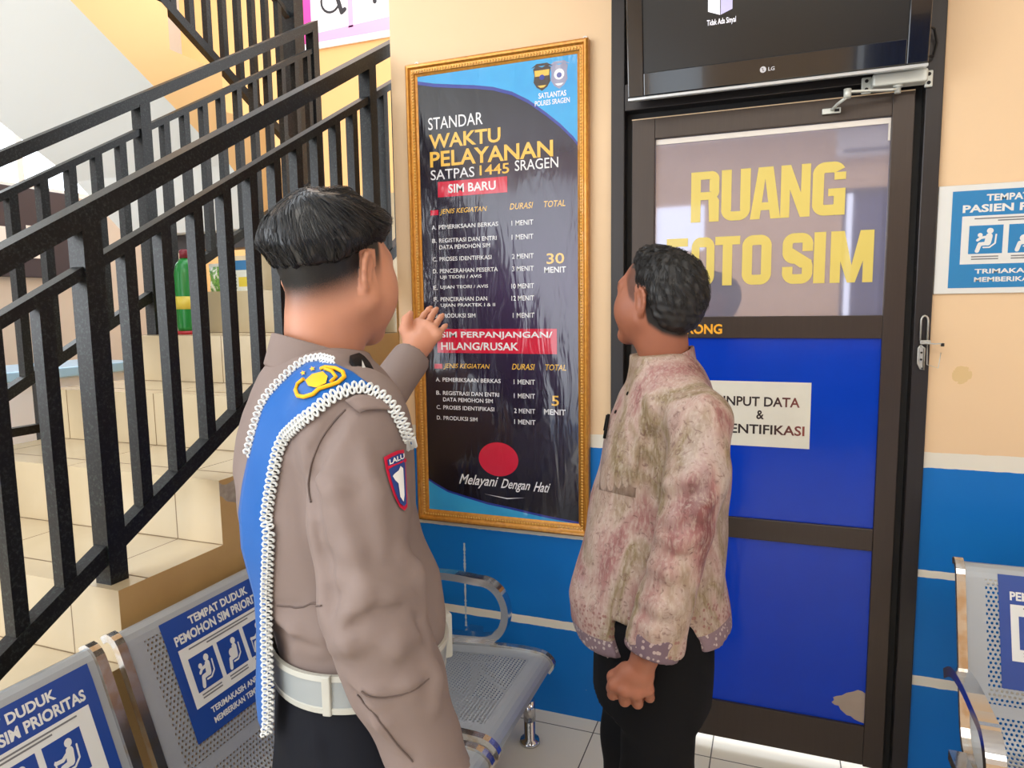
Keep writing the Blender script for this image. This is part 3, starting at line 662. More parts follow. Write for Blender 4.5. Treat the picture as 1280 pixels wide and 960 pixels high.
# ------------------------------------------------------------------ staircase
def stair_tile():
    t = NT('stair_tile'); p = t.geo(); x = t.xyz(p); n = t.noise(p, 5.0, 5)
    c = t.mix(n, srgb(190, 172, 140), srgb(208, 190, 158))
    f = t.math('FRACT', t.math('DIVIDE', t.math('ADD', x[0], 50.29), 0.40)); g = t.math('LESS_THAN', f, 0.009)
    t.base(t.mix(g, c, srgb(120, 98, 70))); t.set(rough=0.20, spec=0.5); return t.m
t = NT('ochre_side'); p = t.geo(); n = t.noise(p, 7.0, 6)
x = t.xyz(p)
c = t.mix(n, srgb(184, 146, 92), srgb(208, 172, 116))
tape = t.math('GREATER_THAN', t.noise(t.mapping(p, (1, 5.5, 9)), 1.0, 2), 0.60)
wr = t.noise(p, 60.0, 4)
c = t.mix(t.math('MULTIPLY', tape, t.math('MULTIPLY', t.math('LESS_THAN', x[1], -0.65), t.math('GREATER_THAN', x[2], 0.80))), c, t.mix(wr, srgb(120, 104, 92), srgb(196, 184, 168)))
t.base(c); t.set(rough=0.5); M_OCHSIDE = t.m
M_GROUT = plain('tile_edge_grout', srgb(120, 98, 70), 0.6)
def ry(k): return -0.942 + 0.31 * k       # riser plane of step k, and the height of its tread
def tz(k): return 1.062 + 0.172 * k
SX0, SX1 = -2.38, -1.335
mb = MB()
KS = range(-5, 7)
pr = [(ry(-5), 0.0)]
for k in KS:
    pr += [(ry(k), tz(k))]
    if k < 6: pr += [(ry(k + 1), tz(k))]
pr += [(2.10, tz(6)), (2.10, tz(6) - 0.15), (ry(6) + 0.05, tz(6) - 0.15), (ry(6) + 0.05, 0.0)]
N = len(pr)
V = [(SX1, a, b) for a, b in pr] + [(SX0, a, b) for a, b in pr]
F = [list(range(N)), list(range(N, 2 * N))[::-1]] + [(i, (i + 1) % N, N + (i + 1) % N, N + i) for i in range(N)]
mb.add(V, F); mb.mi[0] = 1; mb.mi[1] = 1
for k in KS:    # grout seams at the foot of each riser and 6 cm behind each nosing
    mb.box(SX0 + 0.001, SX1 - 0.001, ry(k) - 0.0012, ry(k) + 0.02, tz(k) - 0.1745, tz(k) - 0.1700, 2)
    mb.box(SX0 + 0.001, SX1 - 0.001, ry(k) + 0.075, ry(k) + 0.079, tz(k) - 0.01, tz(k) + 0.0006, 2)
mb.box(-3.55, SX0, ry(6), 2.10, tz(6) - 0.15, tz(6), 0)
st = struct('staircase', mb, [stair_tile(), M_OCHSIDE, M_GROUT], 'cream tiled staircase rising to the landing behind the front wall', 'staircase')
# upper flight doubling back towards the viewer
U0, U1 = -3.62, -2.55
mb = MB(); y = 1.107; z = tz(6); pr = [(y + 0.0, z)]
for k in range(10):
    z += 0.187; pr.append((y, z)); y -= 0.31; pr.append((y, z))
pr += [(y, z - 0.30), (0.526 - 0.02, 2.215), (0.80, 1.945), (1.107, 1.945)]
def soff(yy): return 2.215 + (0.506 - yy) * 0.590
pr[-4] = (y, soff(y))
N = len(pr); V = [(U1, a, b) for a, b in pr] + [(U0, a, b) for a, b in pr]
F = [list(range(N)), list(range(N, 2 * N))[::-1]] + [(i, (i + 1) % N, N + (i + 1) % N, N + i) for i in range(N)]
mb.add(V, F, 0); mb.mi[0] = 1; mb.mi[1] = 1
for i in range(N - 4, N - 1): mb.mi[2 + i] = 2
mb.mi[2 + N - 4] = 2; mb.mi[2 + N - 5] = 2
struct('upper_staircase', mb, [M_MUSTARD, M_MUSTARD, plain('grey_white_soffit', srgb(226, 228, 226), 0.6)], 'upper stair flight with pale grey underside and ochre stepped side', 'staircase')
struct('trim_1', MB().box(-3.5, SX0, ry(6) - 0.02, ry(6) + 0.10, tz(6) - 0.24, tz(6) - 0.152), plain('dark_beam', srgb(44, 36, 34), 0.5), 'dark beam under the landing edge', 'beam')

# ------------------------------------------------------------------ steel railings
def rail_steel():
    t = NT('black_railing_paint'); p = t.geo()
    a = t.noise(p, 150.0, 4, 0.7); b = t.noise(p, 9.0, 4)
    t.base(t.mix(t.math('MULTIPLY', t.ramp(a, [(0.50, 0.0), (0.78, 1.0)]), t.math('MULTIPLY', b, 1.0)), srgb(13, 12, 15), srgb(74, 86, 82)))
    t.set(rough=0.42, spec=0.3, coat=0.05, coatr=0.15); t.bump(a, 0.25, 0.001); return t.m
M_RAIL = rail_steel()
def sloped_bar(X, ya, yb, f, h, w):
    """bar along the slope: vertical section h high, w wide, top face on z = f(y)"""
    V = []
    for yy in (ya, yb): V += [(X - w / 2, yy, f(yy) - h), (X + w / 2, yy, f(yy) - h), (X + w / 2, yy, f(yy)), (X - w / 2, yy, f(yy))]
    return MB().add(V, [(0, 1, 2, 3), (7, 6, 5, 4), (0, 4, 5, 1), (1, 5, 6, 2), (2, 6, 7, 3), (3, 7, 4, 0)])
def post(X, y0, w, za, zb, fa=None, fb=None):
    """square upright; fa / fb: slope of its two ends"""
    V = []
    for xx, yy in ((X - w / 2, y0), (X + w / 2, y0), (X + w / 2, y0 + w), (X - w / 2, y0 + w)): V.append((xx, yy, za(yy) if callable(za) else za))
    for xx, yy in ((X - w / 2, y0), (X + w / 2, y0), (X + w / 2, y0 + w), (X - w / 2, y0 + w)): V.append((xx, yy, zb(yy) if callable(zb) else zb))
    return MB().add(V, [(0, 1, 2, 3), (7, 6, 5, 4), (0, 4, 5, 1), (1, 5, 6, 2), (2, 6, 7, 3), (3, 7, 4, 0)])
def step_z(yy): 
    k = max(-6, min(6, int(math.floor((yy + 0.942) / 0.31)))); return tz(k)
# near railing
X1 = -1.400
top = lambda yy: 1.629 + 0.5825 * (yy + 1.391); mid = lambda yy: 1.501 + 0.567 * (yy + 1.403); bot = lambda yy: 0.849 + 0.577 * (yy + 1.464)
r1 = thing('stair_railing', 'near black steel stair railing beside the officer', 'railing', (X1, -1.2, step_z(-1.2)))
sloped_bar(X1, -2.30, 0.60, top, 0.048, 0.050).build('handrail', M_RAIL, r1)
sloped_bar(X1, -2.30, 0.60, mid, 0.026, 0.034).build('middle_rail', M_RAIL, r1)
sloped_bar(X1, -2.30, 0.60, bot, 0.045, 0.036).build('bottom_rail', M_RAIL, r1)
for yy in (-1.235, -0.075): post(X1, yy, 0.046, step_z(yy + 0.02), lambda q: top(q) - 0.040).build('post', M_RAIL, r1)
for i in list(range(-9, 11)) + [12, 13, 14, 15]:
    if i == 0: continue
    yy = -1.235 + 0.1055 * i + (0.0 if i > 0 else 0.004)
    post(X1, yy, 0.030, lambda q: bot(q) - 0.01, lambda q: mid(q) - 0.02).build('baluster', M_RAIL, r1)
# far railing on the other side of the flight
X2 = -2.33
top2 = lambda yy: 2.014 + 0.591 * (yy + 0.755); mid2 = lambda yy: 1.885 + 0.588 * (yy + 0.764); bot2 = lambda yy: 1.272 + 0.55 * (yy + 0.781)
r2 = thing('stair_railing', 'black steel railing along the far side of the tiled steps', 'railing', (X2, -0.2, step_z(-0.2)))
sloped_bar(X2, -1.35, 0.945, top2, 0.046, 0.045).build('handrail', M_RAIL, r2)
sloped_bar(X2, -1.35, 0.93, mid2, 0.026, 0.034).build('middle_rail', M_RAIL, r2)
sloped_bar(X2, -1.35, 0.945, bot2, 0.040, 0.034).build('bottom_rail', M_RAIL, r2)
for yy in (-1.30, -0.225, 0.895): post(X2, yy, 0.048, step_z(yy + 0.02), lambda q: top2(q) - 0.038).build('post', M_RAIL, r2)
for i in range(-10, 11):
    if i in (-10, 0): continue
    post(X2, -0.215 + 0.1065 * i, 0.030, lambda q: bot2(q) - 0.01, lambda q: mid2(q) - 0.02).build('baluster', M_RAIL, r2)
# railing of the upper flight
X3 = -2.565
b3 = lambda yy: 2.443 - 0.525 * (yy - 0.957); r3 = thing('stair_railing', 'black steel railing climbing left along the upper flight', 'railing', (X3, 1.06, tz(6)))
sloped_bar(X3, -1.9, 1.05, lambda q: b3(q) + 0.02, 0.045, 0.036).build('bottom_rail', M_RAIL, r3)
sloped_bar(X3, -1.9, 1.05, lambda q: b3(q) + 0.72, 0.028, 0.034).build('middle_rail', M_RAIL, r3)
sloped_bar(X3, -1.9, 1.05, lambda q: b3(q) + 0.85, 0.046, 0.045).build('handrail', M_RAIL, r3)
post(X3, 1.03, 0.085, tz(6), 3.22).build('post', M_RAIL, r3)
for i in range(24): post(X3, 0.93 - 0.104 * i, 0.030, lambda q: b3(q), lambda q: b3(q) + 0.70).build('baluster', M_RAIL, r3)
# short hall railing low on the left
r4 = thing('hall_railing', 'short black guard rail low behind the left end of the steps', 'railing', (-2.46, -0.62, 0))
for yy in (-0.76, -0.62): post(-2.46, yy, 0.030, 0.0, 1.25).build('post', M_RAIL, r4)
MB().box(-2.475, -2.445, -0.80, -0.36, 1.075, 1.105).build('crossbar', M_RAIL, r4)

# pink notice on the landing wall
sgn = thing('accessible_sign', 'pink and white disabled priority sign on the landing wall', 'sign', (-2.85, 2.08, 3.35))
M_PINK = plain('sign_pink', srgb(240, 70, 165), 0.4); M_PINKL = plain('sign_pale_pink', srgb(246, 170, 226), 0.4); M_SW = plain('sign_white', srgb(246, 242, 246), 0.4); M_SK = plain('sign_black', srgb(40, 36, 40), 0.5)
MB().box(-3.29, -2.10, 2.082, 2.098, 3.355, 4.02, bev=0.002).build('sign_board', M_SW, sgn)
mb = MB(); sp = lambda l: (lambda a, b: (a, 2.0805 - 0.0006 * l, b))
put_polys(mb, [[(-3.28, 3.40), (-3.17, 3.40), (-3.17, 4.01), (-3.28, 4.01)]], 0, 0, 1, 1, sp(0), 0)
put_polys(mb, [[(-3.17, 3.40), (-2.12, 3.40), (-2.12, 3.50), (-3.17, 3.46)]], 0, 0, 1, 1, sp(0), 1)
put_polys(mb, [[(-2.86, 3.46), (-2.82, 3.46), (-2.82, 4.0), (-2.86, 4.0)]], 0, 0, 1, 1, sp(0), 1)
put_polys(mb, [rrect2d(-3.15, -2.87, 3.50, 3.98, 0.03)], 0, 0, 1, 1, sp(1), 2)
wc = (-3.00, 3.66)
ringp = [[(wc[0] + r * math.cos(a), wc[1] + r * math.sin(a)) for r, a in ((0.085, a0), (0.085, a1), (0.068, a1), (0.068, a0))] for a0, a1 in zip(np.linspace(2.1, 5.9, 13)[:-1], np.linspace(2.1, 5.9, 13)[1:])]
put_polys(mb, ringp + [disc2d((-3.03, 3.90), 0.035, 14)] + stroke2d([(-3.02, 3.84), (-3.015, 3.70), (-2.95, 3.70), (-2.91, 3.57), (-2.885, 3.585)], 0.032) + stroke2d([(-3.02, 3.79), (-2.945, 3.79)], 0.026), 0, 0, 1, 1, sp(2), 3)
put_polys(mb, [disc2d((-2.63, 3.93), 0.03, 12)] + stroke2d([(-2.64, 3.88), (-2.64, 3.60)], 0.03) + [[(-2.64, 3.86), (-2.60, 3.80), (-2.585, 3.75), (-2.62, 3.71), (-2.64, 3.72)]], 0, 0, 1, 1, sp(2), 3)
put_polys(mb, stroke2d([(-2.33, 3.88), (-2.33, 3.64)], 0.035) + stroke2d([(-2.29, 3.88), (-2.29, 3.64)], 0.03) + stroke2d([(-2.24, 3.80), (-2.20, 3.68)], 0.03), 0, 0, 1, 1, sp(2), 3)
mb.build('printed_face', [M_PINK, M_PINKL, M_SW, M_SK], sgn, recalc=False)

# things standing on the steps behind the railing
bt = thing('green_bottle', 'green bottle with red foot standing on a step beside the far railing', 'bottle', (-2.20, -0.16, tz(2)))
M_GRN = plain('green_plastic', srgb(20, 120, 44), 0.3)
MB().lathe([(0.040, 0.012), (0.043, 0.03), (0.043, 0.24), (0.036, 0.275), (0.018, 0.30)], (-2.20, -0.16, tz(2)), n=20).build('body', M_GRN, bt)
MB().lathe([(0.044, 0.0), (0.044, 0.014)], (-2.20, -0.16, tz(2)), n=20).build('foot', plain('red_plastic', srgb(170, 30, 40), 0.4), bt)
MB().lathe([(0.019, 0.30), (0.019, 0.33), (0.014, 0.335)], (-2.20, -0.16, tz(2)), n=14).build('cap', plain('maroon_cap', srgb(120, 26, 40), 0.4), bt)
MB().lathe([(0.0437, 0.10), (0.0437, 0.15)], (-2.20, -0.16, tz(2)), n=20).build('label_band', plain('yellow_band', srgb(214, 190, 70), 0.4), bt)
t = NT('seedling_print'); p = t.geo(); n = t.noise(p, 45.0, 3)
t.base(t.ramp(n, [(0.40, srgb(236, 232, 210)), (0.48, srgb(110, 160, 50)), (0.60, srgb(60, 120, 36)), (0.68, srgb(220, 214, 190))], 'CONSTANT')); t.set(rough=0.4)
b1 = thing('snack_pack', 'green and white printed pouch on the step, left of the carton', 'pouch', (-2.26, 0.10, tz(3)))
V = []
for i in range(7):
    zz = i / 6; d = 0.030 * math.sin(PI * (0.12 + 0.80 * zz)) + 0.002; wv = 0.066 + 0.003 * math.sin(zz * 9)
    V += [(-2.262 - wv, 0.10, tz(3) + 0.11 * zz), (-2.262, 0.10 - d, tz(3) + 0.11 * zz), (-2.262 + wv, 0.10, tz(3) + 0.11 * zz), (-2.262, 0.10 + d, tz(3) + 0.11 * zz)]
MB().add(V, [(4 * i + k, 4 * i + (k + 1) % 4, 4 * i + 4 + (k + 1) % 4, 4 * i + 4 + k) for i in range(6) for k in range(4)] + [(0, 1, 2, 3), (24, 25, 26, 27)], 0, True).build('pouch_body', t.m, b1)
MB().box(-2.33, -2.194, 0.0985, 0.1015, tz(3) + 0.108, tz(3) + 0.124).build('sealed_edge', plain('pouch_white', srgb(230, 230, 220), 0.4), b1)
b2 = thing('printed_carton', 'blue and white printed carton on the step, right of the pouch', 'carton', (-2.13, 0.10, tz(3)))
MB().box(-2.185, -2.085, 0.06, 0.14, tz(3), tz(3) + 0.13, bev=0.002).build('carton_body', plain('carton_white', srgb(226, 226, 214), 0.4), b2)
mb = MB(); q = lambda a, b: (-2.185 + a, 0.0592, tz(3) + b)
put_polys(mb, [[(0.0, 0.09), (0.1, 0.09), (0.1, 0.13), (0, 0.13)]], 0, 0, 1, 1, q, 0); put_polys(mb, [[(0.05, 0.02), (0.095, 0.02), (0.095, 0.06), (0.05, 0.06)]], 0, 0, 1, 1, q, 1)
put_polys(mb, [[(0.01, 0.01 + 0.014 * k), (0.04, 0.01 + 0.014 * k), (0.04, 0.017 + 0.014 * k), (0.01, 0.017 + 0.014 * k)] for k in range(5)], 0, 0, 1, 1, q, 2)
mb.build('print', [plain('carton_blue', srgb(60, 120, 170), 0.4), plain('carton_yellow', srgb(226, 200, 70), 0.4), plain('carton_grey', srgb(120, 124, 120), 0.4)], b2, recalc=False)

# stair hall furniture seen between the balusters
nb = thing('notice_board', 'dark notice board under the bright hall window', 'notice board', (-4.36, 0.2, 1.45))
MB().box(-4.392, -4.36, -0.9, 1.05, 1.72, 2.27, bev=0.006).build('board', plain('board_dark', srgb(58, 52, 60), 0.5, mottle=0.2, mscale=5), nb)
mb = MB()
for a, b, c, d in ((0.50, 0.66, 1.80, 2.02), (0.72, 0.86, 1.84, 2.04)): mb.box(-4.358, -4.356, a, b, c, d)
mb.build('pinned_paper', plain('pinned_paper', srgb(226, 222, 218), 0.6), nb)
ct = thing('white_counter', 'white counter with pale blue top in the stair hall, left of the steps', 'counter', (-3.3, 0.0, 0))
MB().box(-3.52, -3.12, -0.75, 0.36, 0.0, 1.20, bev=0.008).build('body', plain('counter_white', srgb(238, 240, 246), 0.25), ct)
MB().box(-3.55, -3.09, -0.78, 0.39, 1.20, 1.245, bev=0.006).build('counter_top', plain('counter_blue', srgb(170, 214, 246), 0.2), ct)
# ------------------------------------------------------------------ steel waiting benches
M_CHROME = plain('chrome', srgb(205, 205, 208), 0.14, metal=1.0)
t = NT('worn_chrome'); n = t.noise(t.geo(), 30.0, 3); t.base(t.mix(t.ramp(n, [(0.45, 0.0), (0.62, 1.0)]), srgb(208, 208, 208), srgb(196, 180, 160))); t.set(rough=0.16, metal=0.95); M_CHROME2 = t.m
def perforated(name, c):
    t = NT(name); uv = t.xyz(t.uv())
    u = t.math('FRACT', t.math('MULTIPLY', uv[0], 1 / 0.0105)); row = t.math('FLOOR', t.math('MULTIPLY', uv[1], 1 / 0.0105))
    u = t.math('FRACT', t.math('ADD', u, t.math('MULTIPLY', t.math('FRACT', t.math('MULTIPLY', row, 0.5)), 1.0)))
    v = t.math('FRACT', t.math('MULTIPLY', uv[1], 1 / 0.0105))
    d = t.math('ADD', t.math('POWER', t.math('SUBTRACT', u, 0.5), 2.0), t.math('POWER', t.math('SUBTRACT', v, 0.5), 2.0))
    hole = t.math('LESS_THAN', d, 0.105)
    inside = t.math('LESS_THAN', t.math('ABSOLUTE', uv[0]), 0.175)
    band = t.math('MULTIPLY', t.math('GREATER_THAN', uv[1], 0.10), t.math('LESS_THAN', uv[1], 0.93))
    band = t.math('MULTIPLY', band, t.math('GREATER_THAN', t.math('ABSOLUTE', t.math('SUBTRACT', uv[1], 0.62)), 0.014))
    band = t.math('MULTIPLY', band, t.math('GREATER_THAN', t.math('ABSOLUTE', t.math('SUBTRACT', uv[1], 0.42)), 0.055))
    h = t.math('MULTIPLY', hole, t.math('MULTIPLY', inside, band))
    t.base(t.mix(t.noise(t.geo(), 12, 4), tuple(q * 0.92 for q in c), c)); t.set(rough=0.40, metal=0.25, spec=0.5)
    tr = t.n('ShaderNodeBsdfTransparent'); mx = t.n('ShaderNodeMixShader')
    t.l(h, mx.inputs[0]); t.l(t.b.outputs[0], mx.inputs[1]); t.l(tr.outputs[0], mx.inputs[2]); t.l(mx.outputs[0], t.out.inputs[0])
    return t.m
M_SEAT = perforated('perforated_steel', srgb(172, 177, 182))
# seat profile (forward, up): front lip, pan, bend, back, rolled top.  forward is measured from the wall side
_ctl = [(0.655, 0.372), (0.668, 0.395), (0.655, 0.416), (0.62, 0.428), (0.52, 0.428), (0.40, 0.418), (0.28, 0.406), (0.215, 0.412), (0.175, 0.440), (0.145, 0.50), (0.110, 0.60), (0.075, 0.70), (0.045, 0.785), (0.030, 0.818), (0.012, 0.830), (-0.006, 0.820)]
def spline(P, n):
    P = np.array(P, float); out = []
    for i in range(len(P) - 1):
        p0, p1, p2, p3 = P[max(i - 1, 0)], P[i], P[i + 1], P[min(i + 2, len(P) - 1)]
        for k in range(n):
            q = k / n; out.append(0.5 * ((2 * p1) + (-p0 + p2) * q + (2 * p0 - 5 * p1 + 4 * p2 - p3) * q * q + (-p0 + 3 * p1 - 3 * p2 + p3) * q ** 3))
    out.append(P[-1]); return np.array(out)
PROF = spline(_ctl, 5); SL = np.concatenate([[0], np.cumsum(np.linalg.norm(np.diff(PROF, axis=0), axis=1))]); PTOT = SL[-1]
def prof_at(s):
    f = np.interp(s, SL, PROF[:, 0]); z = np.interp(s, SL, PROF[:, 1]); e = 0.004
    df = np.interp(min(PTOT, s + e), SL, PROF[:, 0]) - np.interp(max(0, s - e), SL, PROF[:, 0]); dz = np.interp(min(PTOT, s + e), SL, PROF[:, 1]) - np.interp(max(0, s - e), SL, PROF[:, 1])
    L = math.hypot(df, dz) + 1e-9
    return f, z, -dz / L * -1, -df / L      # point, and the normal on the sitter's side
def bench(name, label, base, fdir, sdir, seats, W, sticker, group, arms=(True, True), feet=None):
    """base: wall-side corner of the bench; fdir forward, sdir along (seen from the front, left to right)"""
    B, Fd, Sd = (np.array(q, float) for q in (base, fdir, sdir))
    P = lambda f, s, z: tuple(B + Fd * f + Sd * s + np.array([0, 0, z]))
    L = max(seats) + W; root = thing(name, label, 'bench', tuple(B + Fd * 0.3 + Sd * L / 2), group)
    S_ = np.linspace(0, PTOT, 80)
    for s0 in seats:
        mb = MB(); V = []; uv = []; NW = 2
        for s in S_:
            f, z, nf, nz = prof_at(s)
            for side, off in ((0, 0), (1, 0), (1, 1), (0, 1)):
                V.append(P(f - nf * 0.004 * off, s0 + 0.010 + side * (W - 0.020), z - nz * 0.004 * off)); uv.append(((side - 0.5) * (W - 0.02), s))
        n = len(S_); F = [(4 * i + k, 4 * i + (k + 1) % 4, 4 * i + 4 + (k + 1) % 4, 4 * i + 4 + k) for i in range(n - 1) for k in range(4)] + [(0, 1, 2, 3), (4 * n - 4, 4 * n - 3, 4 * n - 2, 4 * n - 1)]
        mb.add(V, F, 0, False, uv); sh = mb.build('seat_shell', M_SEAT, root)
        for side in (0.004, W - 0.004):
            MB().tube([P(f, s0 + side, z) for f, z in PROF[::2]], 1, sq=(0.016, 0.020), up=tuple(Sd)).build('edge_trim', M_CHROME2, sh)
        if sticker:
            sw, shh, top, cx = sticker
            def mp(a, b, l, s0=s0):
                f, z, nf, nz = prof_at(top - shh + b); o = 0.0016 + 0.0004 * l
                return P(f + nf * o, s0 + W / 2 + cx - sw / 2 + a, z + nz * o)
            mb = priority_print(sh, mp, sw, shh, 'TEMPAT DUDUK', 'PEMOHON SIM PRIORITAS', 'TERIMAKASIH ANDA TELAH', 'MEMBERIKAN TEMPAT DUDUK', None, None, np_=3)
            mb.build('priority_sticker', [M_STB, M_STW, M_STG], sh, recalc=False)
    MB().tube([P(0.33, 0.02, 0.365), P(0.33, max(L - 0.02, (feet or (0, 0))[1] + 0.02), 0.365)], 1, sq=(0.05, 0.04)).build('beam', M_CHROME, root)
    for s0 in seats:
        for q in (0.06, W - 0.06): MB().tube([P(0.20, s0 + q, 0.398), P(0.33, s0 + q, 0.385), P(0.50, s0 + q, 0.408)], 1, sq=(0.03, 0.006)).build('seat_bracket', M_CHROME, root)
    for sa in (feet or (0.12, L - 0.10)):
        mb = MB()
        mb.tube([P(0.33, sa, 0.345), P(0.33, sa, 0.20), P(0.30, sa, 0.14), P(0.10, sa, 0.10), P(0.055, sa, 0.085)], 0.019, 10)
        mb.tube([P(0.33, sa, 0.30), P(0.36, sa, 0.235), P(0.47, sa, 0.165), P(0.525, sa, 0.145)], 0.017, 10).tube([P(0.53, sa, 0.16), P(0.53, sa, 0.085)], 0.021, 12)
        lg = mb.build('leg', M_CHROME, root)
        for f in (0.055, 0.53):
            mb = MB(); mb.lathe([(0.019, 0.10), (0.019, 0.018), (0.033, 0.016), (0.036, 0.004), (0.034, 0.0)], P(f, sa, 0), n=16)
            mb.build('foot_pad', M_CHROME, lg)
    for on, s in zip(arms, (-0.022, L + 0.022)):
        if not on: continue
        lp = [(0.13, 0.575), (0.20, 0.615), (0.30, 0.628), (0.40, 0.624)] + [(0.425 + 0.082 * math.sin(a), 0.527 + 0.096 * math.cos(a)) for a in np.linspace(0.15, PI - 0.1, 11)] + [(0.40, 0.428), (0.30, 0.420), (0.22, 0.418)]
        lp = spline(lp, 3)
        MB().tube([P(f, s, z) for f, z in lp], 1, sq=(0.024, 0.036), up=tuple(Sd)).build('armrest', M_CHROME, root)
    return root
BX, BY = -1.285, -1.865
bench('waiting_bench', 'perforated steel three seat bench along the stair side, behind the officer', (BX, BY, 0), (1, 0, 0), (0, 1, 0), [0.03, 0.535, 1.035], 0.465, (0.335, 0.275, PTOT - 0.050, 0.035), None, feet=(0.30, 1.665))
bench('waiting_bench', 'perforated steel bench against the blue wall right of the door', (0.455, -0.275, 0), (0, -1, 0), (1, 0, 0), [0.0, 0.505], 0.465, (0.335, 0.27, PTOT - 0.050, 0.02), None, feet=(0.20, 0.80))
# ------------------------------------------------------------------ people: implicit surfaces turned into meshes
def pix(u, v, d): return CAM + (FWD + RGT * ((u - 640) / FPX) + UPV * ((480 - v) / FPX)) * d
def vdir(u): 
    q = (FWD + RGT * ((u - 640) / FPX))[:2]; q = q / np.linalg.norm(q); return np.array([q[0], q[1], 0]), np.array([q[1], -q[0], 0])   # away from the camera, to its right
class Field:
    """signed distance samples on a box grid"""
    def __init__(s, lo, hi, h):
        s.lo = np.array(lo, float); s.h = h; s.n = np.ceil((np.array(hi) - s.lo) / h).astype(int) + 1
        s.V = np.full(s.n, 0.2, np.float32); s.ax = [s.lo[i] + h * np.arange(s.n[i]) for i in range(3)]
    def like(s, copy=False):
        q = Field.__new__(Field); q.lo, q.h, q.n, q.ax = s.lo, s.h, s.n, s.ax; q.V = s.V.copy() if copy else np.full(s.n, 0.2, np.float32); return q
    def sub(s, lo, hi, pad):
        sl = []
        for i in range(3):
            a = max(0, int((lo[i] - pad - s.lo[i]) / s.h)); b = min(s.n[i], int((hi[i] + pad - s.lo[i]) / s.h) + 2)
            if b <= a: return None
            sl.append(slice(a, b))
        G = np.meshgrid(*[s.ax[i][sl[i]] for i in range(3)], indexing='ij', sparse=True)
        return tuple(sl), G
    def put(s, sl, d, k, op='u'):
        d = d.astype(np.float32); a = s.V[sl]
        if op == 'u': r = np.minimum(a, d); hh = np.maximum(k - np.abs(a - d), 0) / max(k, 1e-6); r -= hh * hh * k * 0.25
        elif op == 's': r = np.maximum(a, -d); hh = np.maximum(k - np.abs(a + d), 0) / max(k, 1e-6); r += hh * hh * k * 0.25
        else: r = np.maximum(a, d); hh = np.maximum(k - np.abs(a - d), 0) / max(k, 1e-6); r += hh * hh * k * 0.25
        s.V[sl] = r
    def cone(s, a, b, ra, rb=None, k=0.01, op='u', pad=0.07):
        a, b = np.asarray(a, float), np.asarray(b, float); rb = ra if rb is None else rb; m_ = max(ra, rb)
        q = s.sub(np.minimum(a, b) - m_, np.maximum(a, b) + m_, pad)
        if q is None: return s
        sl, (X, Y, Z) = q; ba = b - a; L = max(ba @ ba, 1e-12)
        t = np.clip(((X - a[0]) * ba[0] + (Y - a[1]) * ba[1] + (Z - a[2]) * ba[2]) / L, 0, 1)
        d = np.sqrt((X - a[0] - t * ba[0]) ** 2 + (Y - a[1] - t * ba[1]) ** 2 + (Z - a[2] - t * ba[2]) ** 2) - (ra + (rb - ra) * t)
        s.put(sl, d, k, op); return s
    def chain(s, P, R, k=0.01, op='u'):
        for i in range(len(P) - 1): s.cone(P[i], P[i + 1], R[i], R[i + 1], k, op)
        return s
    def ell(s, c, r, M=None, k=0.01, op='u', pad=0.06):
        c = np.asarray(c, float); r = np.asarray(r, float); m_ = r.max()
        q = s.sub(c - m_, c + m_, pad)
        if q is None: return s
        sl, (X, Y, Z) = q; X, Y, Z = X - c[0], Y - c[1], Z - c[2]
        if M is not None: X, Y, Z = (M[0, i] * X + M[1, i] * Y + M[2, i] * Z for i in range(3))
        k0 = np.sqrt((X / r[0]) ** 2 + (Y / r[1]) ** 2 + (Z / r[2]) ** 2); k1 = np.sqrt((X / r[0] ** 2) ** 2 + (Y / r[1] ** 2) ** 2 + (Z / r[2] ** 2) ** 2) + 1e-9
        s.put(sl, k0 * (k0 - 1) / k1, k, op); return s
    def loft(s, zs, C, A, B, f, k=0.01, op='u', e=2.3, cap=0.0, grow=0.0):
        """stack of super-ellipses: centre C (n,2), half width A across, half depth B along f"""
        zs = np.asarray(zs, float); C = np.asarray(C, float); A = np.asarray(A, float) + grow; B = np.asarray(B, float) + grow
        Z = s.ax[2]; i = np.where((Z > zs[0] - 0.05) & (Z < zs[-1] + 0.05))[0]
        if len(i) == 0: return s
        sl = (slice(None), slice(None), slice(i[0], i[-1] + 1)); Zs = Z[i]
        cx, cy, a, b = (np.interp(Zs, zs, q)[None, None, :] for q in (C[:, 0], C[:, 1], A, B))
        X = s.ax[0][:, None, None] - cx; Y = s.ax[1][None, :, None] - cy
        p = X * f[1] - Y * f[0]; q = X * f[0] + Y * f[1]
        k0 = (np.abs(p / a) ** e + np.abs(q / b) ** e) ** (1 / e)
        g = np.sqrt((p / a ** 2) ** 2 + (q / b ** 2) ** 2) / np.maximum(np.sqrt((p / a) ** 2 + (q / b) ** 2), 1e-6)
        d = (k0 - 1) / np.maximum(g, 1.0)
        zz = np.maximum(zs[0] - Zs, Zs - zs[-1])[None, None, :]
        d = np.maximum(d, zz); s.put(sl, d, k, op); return s
    def plane(s, n, c, k=0.004):
        """keep the side where (p-c).n < 0"""
        n = np.asarray(n, float); n = n / np.linalg.norm(n)
        d = s.ax[0][:, None, None] * n[0] + s.ax[1][None, :, None] * n[1] + s.ax[2][None, None, :] * n[2] - float(np.dot(n, c))
        s.put((slice(None),) * 3, d, k, 'i'); return s
